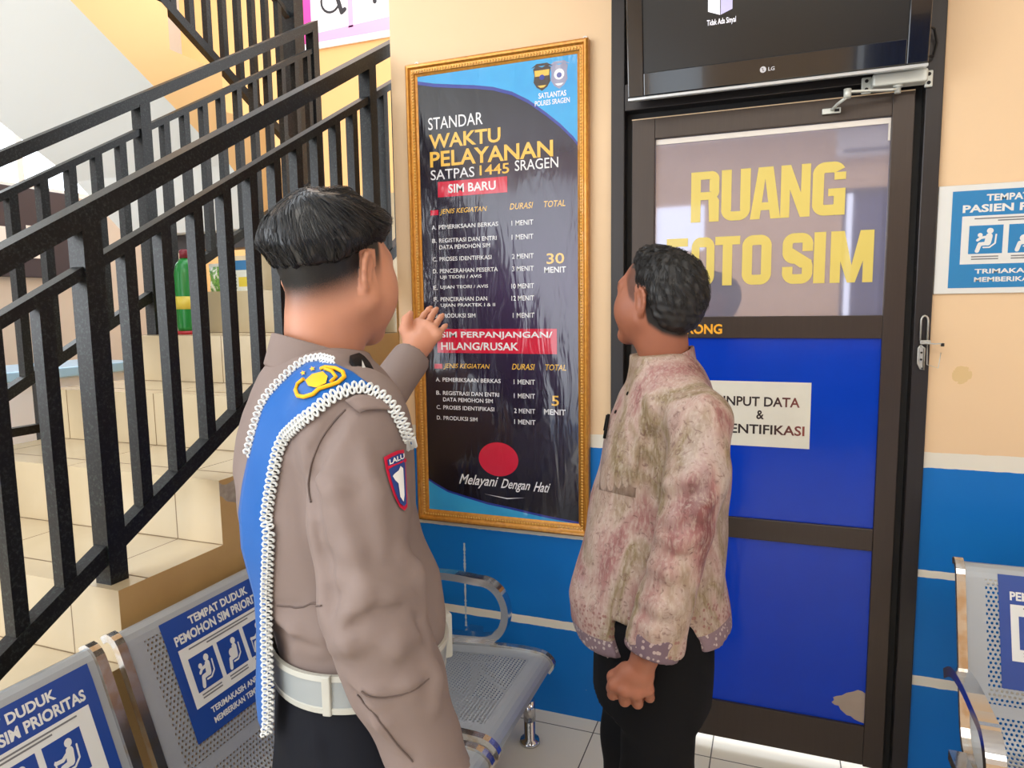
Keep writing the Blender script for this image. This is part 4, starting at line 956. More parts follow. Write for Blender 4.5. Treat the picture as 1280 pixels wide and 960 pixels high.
    def wob(s, amp, freq, seed, squash=(1, 1, 1), mask=None):
        rs = np.random.RandomState(seed); X, Y, Z = s.ax[0][:, None, None], s.ax[1][None, :, None], s.ax[2][None, None, :]
        acc = 0
        for i in range(5):
            kx = rs.randn(3); kx = kx / np.linalg.norm(kx) * freq * (0.7 + 0.7 * rs.rand()) * np.array(squash)
            acc = acc + np.sin(X * kx[0] + Y * kx[1] + Z * kx[2] + rs.rand() * 6.28 + 1.5 * np.sin(X * kx[1] * 0.6 + Z * kx[0] * 0.5))
        near = np.abs(s.V) < 0.06
        acc = np.broadcast_to(acc, s.V.shape)
        s.V[near] += (amp / 2.2 * acc[near] * (mask(X, Y, Z)[near] if mask else 1)).astype(np.float32); return s
    def at(s, P):
        q = (np.asarray(P, float) - s.lo) / s.h; i = np.clip(np.floor(q).astype(int), 0, s.n - 2); f = np.clip(q - i, 0, 1); out = 0
        for a in (0, 1):
            for b in (0, 1):
                for c in (0, 1):
                    w_ = (f[..., 0] if a else 1 - f[..., 0]) * (f[..., 1] if b else 1 - f[..., 1]) * (f[..., 2] if c else 1 - f[..., 2])
                    out = out + w_ * s.V[i[..., 0] + a, i[..., 1] + b, i[..., 2] + c]
        inside = np.all((q >= 0) & (q <= s.n - 1), axis=-1)
        return np.where(inside, out, 0.2)
    def grad(s, P):
        P = np.asarray(P, float); e = s.h * 1.5
        g = np.stack([s.at(P + np.eye(3)[i] * e) - s.at(P - np.eye(3)[i] * e) for i in range(3)], -1)
        return g / (np.linalg.norm(g, axis=-1, keepdims=True) + 1e-9)
    def hit(s, u, v, near=0.4, far=2.6):
        """first point of the surface on the sight line through (u, v)"""
        D = FWD + RGT * ((u - 640) / FPX) + UPV * ((480 - v) / FPX); t = np.arange(near, far, 0.003)
        w_ = s.at(CAM + t[:, None] * D); i = np.where(w_ < 0)[0]
        if len(i) == 0: return None
        i = i[0]; a, b = w_[i - 1], w_[i]; return CAM + D * (t[i - 1] + 0.003 * a / (a - b + 1e-9))
    def mesh(s, smooth=1):
        V = s.V.copy(); V[0], V[-1], V[:, 0], V[:, -1], V[:, :, 0], V[:, :, -1] = 0.2, 0.2, 0.2, 0.2, 0.2, 0.2
        S_ = V < 0; nx, ny, nz = V.shape
        cs = [(a, b, c) for a in (0, 1) for b in (0, 1) for c in (0, 1)]
        cnt = sum(S_[a:nx - 1 + a, b:ny - 1 + b, c:nz - 1 + c].astype(np.int8) for a, b, c in cs)
        I = np.argwhere((cnt > 0) & (cnt < 8)); idx = -np.ones((nx - 1, ny - 1, nz - 1), np.int64); idx[I[:, 0], I[:, 1], I[:, 2]] = np.arange(len(I))
        acc = np.zeros((len(I), 3)); num = np.zeros(len(I))
        for p in cs:
            for ax in range(3):
                if p[ax]: continue
                q = list(p); q[ax] = 1
                va = V[I[:, 0] + p[0], I[:, 1] + p[1], I[:, 2] + p[2]]; vb = V[I[:, 0] + q[0], I[:, 1] + q[1], I[:, 2] + q[2]]
                mk = (va < 0) != (vb < 0); t = np.where(mk, va / (va - vb + 1e-12), 0)
                pos = np.tile(np.array(p, float), (len(I), 1)); pos[:, ax] = t
                acc[mk] += pos[mk]; num[mk] += 1
        P = I + acc / num[:, None]; F = []
        for ax in range(3):
            sa = [slice(None)] * 3; sb = [slice(None)] * 3; sa[ax] = slice(0, -1); sb[ax] = slice(1, None)
            E_ = np.argwhere(S_[tuple(sa)] != S_[tuple(sb)]); o1, o2 = (ax + 1) % 3, (ax + 2) % 3
            E_ = E_[(E_[:, o1] > 0) & (E_[:, o2] > 0) & (E_[:, o1] < V.shape[o1] - 1) & (E_[:, o2] < V.shape[o2] - 1)]
            sg = S_[tuple(E_.T)]
            c = []
            for d1, d2 in ((1, 1), (0, 1), (0, 0), (1, 0)):
                q = E_.copy(); q[:, o1] -= d1; q[:, o2] -= d2; c.append(idx[q[:, 0], q[:, 1], q[:, 2]])
            f = np.stack(c, 1); f[~sg] = f[~sg][:, ::-1]; F.append(f)
        F = np.concatenate(F); F = F[(F >= 0).all(1)]
        for _ in range(smooth):
            acc = np.zeros_like(P); num = np.zeros(len(P))
            for a in range(4):
                i, j = F[:, a], F[:, (a + 1) % 4]; np.add.at(acc, i, P[j]); np.add.at(num, i, 1); np.add.at(acc, j, P[i]); np.add.at(num, j, 1)
            P = 0.5 * P + 0.5 * acc / np.maximum(num, 1)[:, None]
        return s.lo + P * s.h, F
def mesh_ob(name, parts, mats, parent=None, org=(0, 0, 0), attr=None):
    """parts: list of (verts, faces, material index); attr: name -> per-vertex values over the joined vertices"""
    V = np.concatenate([p[0] for p in parts]); off = 0; F = []; mi = []
    for v, f, m_ in parts: F.append(f + off); mi += [m_] * len(f); off += len(v)
    F = np.concatenate(F); o0 = np.array(WORG[parent.name]) if parent is not None else np.array(org, float)
    me = bpy.data.meshes.new(name); me.vertices.add(len(V)); me.vertices.foreach_set('co', (V - o0).ravel())
    me.loops.add(F.size); me.loops.foreach_set('vertex_index', F.ravel().astype(np.int32)); me.polygons.add(len(F)); me.polygons.foreach_set('loop_start', np.arange(0, F.size, F.shape[1], dtype=np.int32))
    for q in mats: me.materials.append(q)
    me.polygons.foreach_set('material_index', mi); me.polygons.foreach_set('use_smooth', [True] * len(F))
    for k, a in (attr or {}).items():
        A = me.attributes.new(k, 'FLOAT', 'POINT'); A.data.foreach_set('value', np.asarray(a, np.float32))
    me.update(calc_edges=True); me.validate()
    o = bpy.data.objects.new(name, me); COL.objects.link(o)
    if parent is not None: o.parent = parent
    else: o.location = tuple(o0)
    WORG[o.name] = tuple(o0); return o

class Head:
    """head frame: x to the person's left ear... (right, forward, up) columns"""
    def __init__(s, c, fwd, pitch=0.0, roll=0.0, scale=1.0):
        f = np.array([fwd[0], fwd[1], 0.0]); f /= np.linalg.norm(f); r = np.array([f[1], -f[0], 0]); u = np.array([0, 0, 1.0])
        f2 = f * math.cos(pitch) + u * math.sin(pitch); u2 = -f * math.sin(pitch) + u * math.cos(pitch)
        r3 = r * math.cos(roll) + u2 * math.sin(roll); u3 = -r * math.sin(roll) + u2 * math.cos(roll)
        s.M = np.stack([r3, f2, u3], 1); s.c = np.asarray(c, float); s.k = scale
    def p(s, x, y, z): return s.c + s.M @ (np.array([x, y, z]) * s.k)
    def loc(s, P): return ((P - s.c) @ s.M) / s.k
def head_field(H, h, neck_to, neck_r=(0.055, 0.060), full=1.0):
    F = Field(H.c - 0.175, H.c + 0.175, h); F.lo[2] -= 0.08
    F = Field(np.minimum(H.c - 0.16, np.array(neck_to) - 0.09), H.c + 0.16, h)
    k = H.k; E = lambda c, r, kk=0.02, op='u', M=None: F.ell(H.p(*c), np.array(r) * k, H.M if M is None else M, kk, op)
    Cn = lambda a, b, ra, rb, kk=0.015, op='u': F.cone(H.p(*a), H.p(*b), ra * k, rb * k, kk, op)
    E((0, -0.014, 0.036), (0.075, 0.096, 0.084)); E((0, 0.030, 0.0), (0.067, 0.066, 0.098), 0.03)
    for sx in (-1, 1):
        Cn((sx * 0.056 * full, 0.0, -0.045), (sx * 0.020 * full, 0.070, -0.094), 0.026, 0.021, 0.03); E((sx * 0.042 * full, 0.056, -0.028), (0.030, 0.034, 0.040 * full), 0.03)
    E((0, 0.080, -0.096), (0.022, 0.018, 0.018), 0.02)
    Cn((-0.036, 0.080, 0.030), (0.036, 0.080, 0.030), 0.015, 0.015, 0.02)
    Cn((0, 0.092, 0.016), (0, 0.110, -0.022), 0.009, 0.013, 0.012)
    for sx in (-1, 1): E((sx * 0.013, 0.100, -0.027), (0.009, 0.011, 0.008), 0.008)
    for sx in (-1, 1):
        E((sx * 0.032, 0.104, 0.010), (0.017, 0.016, 0.010), 0.012, 's'); E((sx * 0.032, 0.080, 0.009), (0.0155, 0.0135, 0.0115), 0.004)
    Cn((-0.019, 0.089, -0.053), (0.019, 0.089, -0.053), 0.007, 0.007, 0.008); Cn((-0.016, 0.088, -0.064), (0.016, 0.088, -0.064), 0.0075, 0.0075, 0.006); Cn((-0.022, 0.101, -0.0585), (0.022, 0.101, -0.0585), 0.0028, 0.0028, 0.004, 's')
    Cn((0, -0.015, -0.03), (0, -0.020, -0.09), 0.058, 0.055, 0.03)
    F.cone(H.p(0, -0.020, -0.08), neck_to, neck_r[0] * k, neck_r[1] * k, 0.03)
    for sx in (-1, 1):   # ears
        ang = math.radians(22) * sx; R = np.array([[math.cos(ang), -math.sin(ang), 0], [math.sin(ang), math.cos(ang), 0], [0, 0, 1]]); tl = math.radians(-12); T = np.array([[1, 0, 0], [0, math.cos(tl), -math.sin(tl)], [0, math.sin(tl), math.cos(tl)]])
        Me = H.M @ R @ T; c0 = np.array([sx * 0.079, -0.012, -0.002])
        pe = lambda y, z, x=0: H.p(*(c0 + R @ T @ np.array([x, y, z])))
        F.ell(pe(0, 0), np.array([0.0065, 0.017, 0.029]) * k, Me, 0.006)
        F.ell(pe(-0.002, 0.0, sx * 0.006), np.array([0.006, 0.010, 0.019]) * k, Me, 0.004, 's')
        rim = [(0.014, 0.012), (0.011, 0.024), (0.0, 0.0305), (-0.012, 0.026), (-0.0185, 0.013), (-0.018, -0.002), (-0.013, -0.016), (-0.005, -0.026)]
        F.chain([pe(a, b, sx * 0.003) for a, b in rim], [0.0034 * k, 0.004 * k, 0.0043 * k, 0.0045 * k, 0.0045 * k, 0.0042 * k, 0.004 * k, 0.005 * k], 0.003)
        F.ell(pe(0.003, -0.028), np.array([0.0055, 0.008, 0.009]) * k, Me, 0.005)
        F.cone(pe(0.012, -0.004), pe(0.010, 0.006), 0.0045 * k, 0.003 * k, 0.004)
        F.chain([pe(-0.006, 0.018, sx * 0.002), pe(-0.010, 0.002, sx * 0.003), pe(-0.004, -0.014, sx * 0.003)], [0.0028 * k] * 3, 0.003)
    return F
def skin_mat(name, c, hair=(0.005, 0.005, 0.006)):
    t = NT(name); p = t.geo(); n = t.noise(p, 55.0, 5); big = t.noise(p, 14.0, 3)
    at = t.n('ShaderNodeAttribute', attribute_name='stubble'); lip = t.n('ShaderNodeAttribute', attribute_name='lip'); eye = t.n('ShaderNodeAttribute', attribute_name='eye')
    col = t.mix(big, tuple(q * 0.90 for q in c), tuple(min(1, q * 1.10) for q in c))
    gr = t.noise(p, 900.0, 2)
    f = t.math('MULTIPLY', at.outputs['Fac'], t.math('ADD', 0.80, t.math('MULTIPLY', gr, 0.5)))
    col = t.mix(lip.outputs['Fac'], col, (c[0] * 0.75, c[1] * 0.45, c[2] * 0.45)); col = t.mix(eye.outputs['Fac'], col, srgb(40, 26, 20))
    fm = t.n('ShaderNodeClamp'); t.l(f, fm.inputs[0])
    t.base(t.mix(fm.outputs[0], col, hair)); t.set(rough=0.48, spec=0.45, sss=0.06)
    t.b.inputs['Subsurface Radius'].default_value = (0.012, 0.005, 0.003); t.b.inputs['Subsurface Scale'].default_value = 0.4
    t.bump(n, 0.06, 0.002); return t.m
def hair_mat(name, c, rough):
    t = NT(name); t.base(c); t.set(rough=rough, spec=0.6); return t.m
def sstep(a, b, x): q = np.clip((x - a) / (b - a), 0, 1); return q * q * (3 - 2 * q)
def head_attrs(L, fade):
    lip = (1 - sstep(0.016, 0.024, np.abs(L[:, 0]))) * (1 - sstep(0.008, 0.013, np.abs(L[:, 2] + 0.0585))) * sstep(0.082, 0.088, L[:, 1])
    d = np.sqrt((np.abs(L[:, 0]) - 0.032) ** 2 + (L[:, 1] - 0.092) ** 2 + (L[:, 2] - 0.009) ** 2); eye = 1 - sstep(0.006, 0.008, d)
    brow = (1 - sstep(0.004, 0.008, np.abs(L[:, 2] - 0.031 + 3 * (np.abs(L[:, 0]) - 0.032) ** 2))) * sstep(0.06, 0.075, L[:, 1]) * sstep(0.008, 0.014, np.abs(L[:, 0])) * (1 - sstep(0.05, 0.058, np.abs(L[:, 0])))
    return np.maximum(fade(L), brow * 0.9), lip, eye
def hand_field(F, wrist, palm_pts, fingers, thumb, fat=1.0, k=0.0035):
    """wrist point; palm_pts: the four knuckles; fingers: four lists of joints; thumb: joints from the palm side"""
    K = [np.asarray(q, float) for q in palm_pts]; w0 = np.asarray(wrist, float)
    for i, q in enumerate(K): F.cone(w0 + (q - w0) * 0.16, q, 0.0155, 0.0105 + 0.0008 * (i < 3), 0.014)
    for a, b in zip(K[:-1], K[1:]): F.cone(a, b, 0.0098, 0.0098, 0.008); F.cone(w0 + (a - w0) * 0.55, w0 + (b - w0) * 0.55, 0.0125, 0.0125, 0.012)
    for j, fg in enumerate(fingers):
        s_ = (0.95, 1.0, 0.96, 0.84)[j] * fat
        P = [K[j]] + [np.asarray(q, float) for q in fg]; R = [0.0098 * s_, 0.0084 * s_, 0.0078 * s_, 0.0062 * s_][:len(P)]
        for i in range(len(P) - 1): F.cone(P[i], P[i + 1], R[i], R[i + 1], k, pad=0.02)
    T = [np.asarray(q, float) for q in thumb]
    F.chain(T, [0.0175, 0.0120, 0.0098, 0.0072][:len(T)], 0.010)
def conform(F, rows, cols, off, near=0.4, far=2.6, fallback=None):
    """grid of surface points under an image-traced outline: rows = [(left px, right px)]; missing points take the neighbour's depth"""
    P = np.zeros((len(rows), cols, 3))
    for i, (a, b) in enumerate(rows):
        dep = []
        for j in range(cols):
            q = np.array(a, float) + (np.array(b, float) - np.array(a, float)) * j / (cols - 1); h_ = F.hit(q[0], q[1], near, far); dep.append((q, h_))
        ds = [None if h_ is None else float((h_ - CAM) @ FWD) for _, h_ in dep]; good = [x for x in ds if x is not None]
        if fallback is not None and (not good or fallback[i] is not None): ds = [fallback[i] if fallback[i] is not None else fallback[-1]] * cols
        else:
            for j in range(cols):
                if ds[j] is None:
                    near_ = [ (abs(j - k2), ds[k2]) for k2 in range(cols) if dep[k2][1] is not None]; ds[j] = min(near_)[1] if near_ else (fallback[i] if fallback else 1.0)
        for j, (q, h_) in enumerate(dep):
            p = pix(q[0], q[1], ds[j])
            if h_ is not None and (fallback is None or fallback[i] is None): p = p + F.grad(p) * off
            P[i, j] = p
    return P
def sheet(mb, P, mi=0, thick=0.0015):
    n, m_ = P.shape[:2]; N = np.zeros_like(P)
    gu = np.gradient(P, axis=0); gv = np.gradient(P, axis=1); N = np.cross(gu, gv); N /= np.linalg.norm(N, axis=2, keepdims=True) + 1e-12
    if np.mean(np.sum(N * (P - CAM), axis=2)) > 0: N = -N
    A = P.reshape(-1, 3); B = (P - N * thick).reshape(-1, 3); o = n * m_
    F = [(i * m_ + j, i * m_ + j + 1, (i + 1) * m_ + j + 1, (i + 1) * m_ + j) for i in range(n - 1) for j in range(m_ - 1)]
    rim = [(0, j) for j in range(m_)] + [(i, m_ - 1) for i in range(1, n)] + [(n - 1, j) for j in range(m_ - 2, -1, -1)] + [(i, 0) for i in range(n - 2, 0, -1)]
    r_ = [i * m_ + j for i, j in rim]
    mb.add(np.concatenate([A, B]), F + [tuple(o + q for q in f[::-1]) for f in F] + [(a, o + a, o + b, b) for a, b in zip(r_, r_[1:] + r_[:1])], mi, True)
    return N
def decal(mb, F, poly, off, mi=0, near=0.4, far=2.6):
    """closed outline traced on the surface, filled as a fan from its centre"""
    pts = [F.hit(u, v, near, far) for u, v in poly]; c = np.mean(np.array(poly), 0); hc = F.hit(c[0], c[1], near, far)
    if hc is None or any(p is None for p in pts): return
    A = [p + F.grad(p) * off for p in pts]; hc = hc + F.grad(hc) * off; mid_ = []
    for u, v in poly:
        q = F.hit((u + c[0]) / 2, (v + c[1]) / 2, near, far); mid_.append(q + F.grad(q) * off if q is not None else (A[len(mid_)] + hc) / 2)
    n = len(A); mb.add(A + mid_ + [hc], [(i, (i + 1) % n, n + (i + 1) % n, n + i) for i in range(n)] + [(n + i, n + (i + 1) % n, 2 * n) for i in range(n)], mi, True)
def torso_sections(zs, left, right, d0, fdir, across, uc):
    """centre and half axes of horizontal sections from the two silhouettes (v, u) seen at depth d0"""
    lv, lu = np.array(left, float).T; rv, ru = np.array(right, float).T; view, perp = vdir(uc)
    f = np.array([fdir[0], fdir[1], 0]); f /= np.linalg.norm(f); sd = np.array([f[1], -f[0], 0]); C = []; B = []
    for z, a in zip(zs, across):
        v = 480.0
        for _ in range(8):
            q = pix(uc, v, d0); v += (q[2] - z) / (UPV[2] * d0 / FPX)
        L, R = pix(np.interp(v, lv, lu), v, d0), pix(np.interp(v, rv, ru), v, d0)
        w_ = 0.5 * abs((R - L) @ perp) * 0.985; c = (L + R) / 2
        b2 = (w_ ** 2 - (a * (sd @ perp)) ** 2) / (f @ perp) ** 2
        C.append(c[:2]); B.append(math.sqrt(max(b2, 0.003)))
    return np.array(C), np.array(B)
def cloth(name, c, rough=0.75, scale=900.0, mott=0.06, sheen=0.0):
    t = NT(name); p = t.geo(); n = t.noise(p, scale, 2); b = t.noise(p, 9.0, 4)
    t.base(t.mix(b, tuple(q * (1 - mott) for q in c), tuple(min(1, q * (1 + mott)) for q in c))); t.set(rough=rough, spec=0.18, sheen=sheen); t.bump(n, 0.12, 0.0008); return t.m
# ------------------------------------------------------------------ the officer (near, left)
vw, pr_ = vdir(420)
fo = pr_ * math.cos(math.radians(14)) + vw * math.sin(math.radians(14)); so = np.array([fo[1], -fo[0], 0])      # facing, and his right side
DO = 1.0
OL = [(438, 350), (446, 338), (470, 318), (500, 304), (530, 296), (570, 291), (610, 293), (650, 300), (690, 314), (720, 325), (750, 337), (790, 343), (830, 347), (870, 346), (930, 340), (990, 338)]
OR = [(438, 440), (455, 465), (475, 486), (490, 497), (510, 505), (540, 513), (570, 517), (600, 520), (640, 519), (655, 521), (670, 532), (690, 539), (715, 550), (745, 552), (775, 551), (800, 547), (830, 543), (870, 540), (930, 530), (990, 520)]
oz = [0.93, 0.99, 1.03, 1.07, 1.12, 1.17, 1.22, 1.27, 1.32, 1.355, 1.385, 1.41, 1.428]
oa = [0.150, 0.148, 0.148, 0.150, 0.155, 0.160, 0.166, 0.170, 0.168, 0.150, 0.118, 0.088, 0.070]
oC, oB = torso_sections(oz, OL, OR, DO, fo, oa, 420)
cc = lambda z: np.array([np.interp(z, oz, oC[:, 0]), np.interp(z, oz, oC[:, 1]), z])
shR = pix(446, 533, 0.845); elR = pix(462, 762, 0.80); cuR = pix(528, 928, 0.835); wrR = pix(548, 985, 0.85)
shL = cc(1.335) - so * 0.165; elL = pix(447, 545, 1.36); cuL = pix(510, 449, 1.475); wrL = pix(519, 437, 1.495)
h = 0.0052
S = Field((-0.98, -1.78, 0.80), (-0.28, -0.82, 1.50), h)
S.loft(oz, oC, oa, oB, fo, e=2.25)
S.cone(cc(1.385) + so * 0.03, shR + np.array([0, 0, 0.012]), 0.052, 0.056, 0.05); S.cone(cc(1.385) - so * 0.03, shL + np.array([0, 0, 0.01]), 0.052, 0.052, 0.05)
mR = shR + (elR - shR) * 0.5 - fo * 0.004
S.chain([shR, mR, elR], [0.060, 0.060, 0.055], 0.022)
S.chain([elR, elR + (cuR - elR) * 0.55, cuR, cuR + (cuR - elR) * 0.22], [0.055, 0.056, 0.051, 0.049], 0.012)
S.chain([shL, elL, cuL], [0.056, 0.047, 0.041], 0.02)
S.wob(0.0042, 22, 3); S.wob(0.0018, 55, 8)
def ridge(F, pts, r, off, k, op='u'):
    P = [F.hit(u, v) for u, v in pts]; P = [p + F.grad(p) * off for p in P if p is not None]
    n = len(P)
    for i in range(n - 1):
        if np.linalg.norm(P[i + 1] - P[i]) > 0.075: continue
        w0 = 0.35 + 0.65 * math.sin(PI * (i + 0.0) / max(1, n - 1)); w1 = 0.35 + 0.65 * math.sin(PI * (i + 1) / max(1, n - 1)); F.cone(P[i], P[i + 1], r * w0 * 1.2, r * w1 * 1.2, k, op, pad=0.04)
for pts, r in (([(434, 508), (412, 538), (393, 570), (386, 600), (391, 632), (398, 660)], 0.0100), ([(398, 660), (404, 700), (411, 745), (417, 790)], 0.0095)): ridge(S, pts, r, 0.002, 0.012, 's')   # armhole and the gap between sleeve and side
for pts, r in (([(420, 782), (441, 767), (461, 752), (484, 745), (510, 745)], 0.010), ([(415, 812), (436, 803), (455, 798)], 0.009), ([(428, 722), (455, 735), (470, 728)], 0.008), ([(400, 600), (420, 612), (444, 606)], 0.008), ([(455, 560), (470, 620), (478, 690)], 0.007), ([(425, 640), (440, 690), (452, 716)], 0.008), ([(470, 800), (496, 806), (520, 796)], 0.009), ([(440, 850), (470, 868), (512, 858), (540, 836)], 0.008),
               ([(452, 870), (478, 905), (500, 935)], 0.006), ([(345, 770), (372, 790), (400, 800)], 0.008), ([(500, 690), (520, 715), (530, 750)], 0.008), ([(340, 800), (368, 812), (404, 815)], 0.007), ([(535, 820), (546, 850), (545, 885)], 0.006)): ridge(S, pts, r, -0.003, 0.016)
for pts, r in (([(424, 794), (446, 780), (470, 766), (505, 760)], 0.0055), ([(440, 862), (470, 880), (510, 872), (538, 850)], 0.004), ([(395, 660), (402, 690)], 0.006), ([(345, 755), (375, 757), (404, 757)], 0.0022), ([(345, 785), (370, 803), (400, 812)], 0.004), ([(448, 872), (466, 895), (486, 917), (520, 950)], 0.003), ([(512, 745), (526, 775), (536, 810)], 0.005)): ridge(S, pts, r, 0.001, 0.008, 's')
Sfull = S.like(True)
bn = np.array([-so[0] * 0.08, -so[1] * 0.08, 1.0]); bc = cc(1.0); bc[2] = 1.0185      # belt plane, higher in front
# body: keep sleeves below the belt line, cut only the trunk
cutd = -((S.ax[0][:, None, None] - bc[0]) * bn[0] + (S.ax[1][None, :, None] - bc[1]) * bn[1] + (S.ax[2][None, None, :] - bc[2]) * bn[2]) - 0.015
armd = S.like(); armd.chain([shR, elR, cuR, cuR + (cuR - elR) * 0.3], [0.075, 0.068, 0.066, 0.064], 0.0)
S.V = np.where(armd.V < 0, S.V, np.maximum(S.V, cutd)).astype(np.float32)
e2 = (wrR - cuR) / np.linalg.norm(wrR - cuR); q = cuR + e2 * 0.045; near_ = np.sqrt((S.ax[0][:, None, None] - q[0]) ** 2 + (S.ax[1][None, :, None] - q[1]) ** 2 + (S.ax[2][None, None, :] - q[2]) ** 2) < 0.12
dd = (S.ax[0][:, None, None] - q[0]) * e2[0] + (S.ax[1][None, :, None] - q[1]) * e2[1] + (S.ax[2][None, None, :] - q[2]) * e2[2]; S.V = np.where(near_, np.maximum(S.V, dd), S.V).astype(np.float32)
e3 = (wrL - elL) / np.linalg.norm(wrL - elL); q = cuL + e3 * 0.012; near_ = np.sqrt((S.ax[0][:, None, None] - q[0]) ** 2 + (S.ax[1][None, :, None] - q[1]) ** 2 + (S.ax[2][None, None, :] - q[2]) ** 2) < 0.10
dd = (S.ax[0][:, None, None] - q[0]) * e3[0] + (S.ax[1][None, :, None] - q[1]) * e3[1] + (S.ax[2][None, None, :] - q[2]) * e3[2]; S.V = np.where(near_, np.maximum(S.V, dd), S.V).astype(np.float32)

# head, hands and inner body
vh, ph = vdir(405)
fh = ph * math.cos(math.radians(46)) + vh * math.sin(math.radians(46))
HO = Head(pix(417, 342, 1.005), fh, math.radians(-3), 0.0, 0.875)
nb_ = cc(1.40) + fo * 0.005
HF = head_field(HO, 0.0027, nb_, (0.056, 0.060), 1.16)
hv, hf = HF.mesh(1)
HL = Field(np.array([-1.02, -1.12, 1.28]), np.array([-0.55, -0.68, 1.58]), 0.0022)
kn = [pix(523.5, 404, 1.545), pix(533.5, 407.5, 1.535), pix(541, 412.5, 1.525), pix(546.5, 419.5, 1.51)]
fin = [[pix(530, 394, 1.565), pix(535.5, 387.5, 1.578), pix(538.5, 384.5, 1.585)], [pix(539, 396, 1.56), pix(543.5, 389, 1.575), pix(546, 386, 1.582)], [pix(546.5, 403, 1.55), pix(551, 396.5, 1.562), pix(553.3, 394, 1.568)], [pix(551.5, 413.5, 1.53), pix(555.5, 408.5, 1.54), pix(557.8, 406.5, 1.545)]]
hand_field(HL, pix(519, 440, 1.495), kn, fin, [pix(514, 428, 1.508), pix(506.5, 412, 1.52), pix(508.5, 400, 1.53), pix(513, 392, 1.536)], 0.88)
HL.cone(wrL + (wrL - cuL) * 0.4, elL + (cuL - elL) * 0.7, 0.026, 0.029, 0.014)
lv_, lf_ = HL.mesh(1)
HR = Field(wrR + np.array([-0.11, -0.11, -0.22]), wrR + np.array([0.11, 0.11, 0.08]), 0.003)
dn = np.array([fo[0] * 0.25, fo[1] * 0.25, -1.0]); dn /= np.linalg.norm(dn)
k_ = [wrR + dn * 0.088 + fo * o for o in (0.030, 0.010, -0.010, -0.028)]
hand_field(HR, wrR, k_, [[k_[j] + dn * 0.04 - so * 0.004, k_[j] + dn * 0.062 - so * 0.014, k_[j] + dn * 0.076 - so * 0.026] for j in range(4)], [wrR + dn * 0.03 + fo * 0.020, wrR + dn * 0.058 + fo * 0.042 - so * 0.01, wrR + dn * 0.085 + fo * 0.046 - so * 0.018])
HR.cone(wrR, cuR + (elR - cuR) * 0.2, 0.026, 0.030, 0.012); rv_, rf_ = HR.mesh(1)
def lower_body(base, f, s_, hipz, d_hip, feet, rads):
    """hips, thighs, shins as a field: returns inner body field"""
    lo = np.minimum.reduce([base - 0.3, np.array([*(feet[0][:2] - 0.2), 0]), np.array([*(feet[1][:2] - 0.2), 0])]); hi = np.maximum.reduce([base + 0.3, np.array([*(feet[0][:2] + 0.2), 0]), np.array([*(feet[1][:2] + 0.2), 0])])
    return lo, hi
fR = np.array([-0.40, -1.62, 0.0]); fL = np.array([-0.46, -1.36, 0.0])
hipR = cc(0.95) + so * 0.085 - np.array([0, 0, 0.05]); hipL = cc(0.95) - so * 0.085 - np.array([0, 0, 0.05])
kR = np.array([-0.44, -1.62, 0.50]); kL = np.array([-0.47, -1.37, 0.50])
def inner_body(hipR, hipL, kR, kL, fR, fL, chest, waist, neck, shR, elR, wrR, shL, elL, wrL, f):
    P = np.array([hipR, hipL, fR, fL, chest, neck, elR, elL, wrR, wrL]); B = Field(P.min(0) - np.array([0.2, 0.2, 0.02]), P.max(0) + 0.14, 0.011)
    B.ell((hipR + hipL) / 2 + np.array([0, 0, 0.03]), (0.09, 0.09, 0.09), None, 0.04); B.cone((hipR + hipL) / 2 + np.array([0, 0, 0.03]), waist, 0.075, 0.075, 0.04); B.cone(waist, chest, 0.075, 0.085, 0.05); B.cone(chest, neck, 0.085, 0.05, 0.05)
    for hp, kn_, ft in ((hipR, kR, fR), (hipL, kL, fL)):
        an = ft + np.array([0, 0, 0.09]); B.chain([hp, kn_, an], [0.072, 0.050, 0.036], 0.03); B.chain([an - np.array([0, 0, 0.03]), ft + f * 0.13 + np.array([0, 0, 0.035])], [0.036, 0.030], 0.02)
    for s1, e1, w1 in ((shR, elR, wrR), (shL, elL, wrL)): B.cone(chest + (s1 - chest) * 0.3, s1, 0.05, 0.042, 0.03); B.chain([s1, e1, e1 + (w1 - e1) * 0.85], [0.040, 0.034, 0.026], 0.02)
    return B
BO = inner_body(hipR, hipL, kR, kL, fR, fL, cc(1.25), cc(1.05), nb_ - np.array([0, 0, 0.02]), shR, elR, wrR, shL, elL, wrL, fo)
bv, bf = BO.mesh(1)
M_SKIN_O = skin_mat('light_brown_skin', srgb(192, 134, 107))
Lh = HO.loc(hv)
def fade_o(L):
    zf = np.interp(L[:, 1], [-0.11, -0.03, 0.03, 0.07], [-0.036, 0.004, 0.040, 0.064]); g = sstep(-0.066, 0.008, L[:, 2] - zf) ** 1.15
    side = (L[:, 1] > 0.022) & (L[:, 2] < 0.055); g = np.where(side, g * (1 - sstep(0.022, 0.034, L[:, 1])), g)
    ear = (np.abs(L[:, 0]) > 0.075) & (np.abs(L[:, 1] + 0.012) < 0.026) & (np.abs(L[:, 2]) < 0.038); return np.where(ear, 0, g)
a_st, a_lip, a_eye = head_attrs(Lh, fade_o)
zer = lambda n: np.zeros(n)
n_o = [len(lv_), len(rv_), len(bv)]
off_o = (cc(0.9)[0], cc(0.9)[1], 0.0)
officer = mesh_ob('person', [(hv, hf, 0), (lv_, lf_, 0), (rv_, rf_, 0), (bv, bf, 0)], [M_SKIN_O], None, off_o, {'stubble': np.concatenate([a_st] + [zer(n) for n in n_o]), 'lip': np.concatenate([a_lip] + [zer(n) for n in n_o]), 'eye': np.concatenate([a_eye] + [zer(n) for n in n_o])})
tag(officer, 'person in taupe uniform shirt and blue sash, raising an open palm towards the poster', 'person')
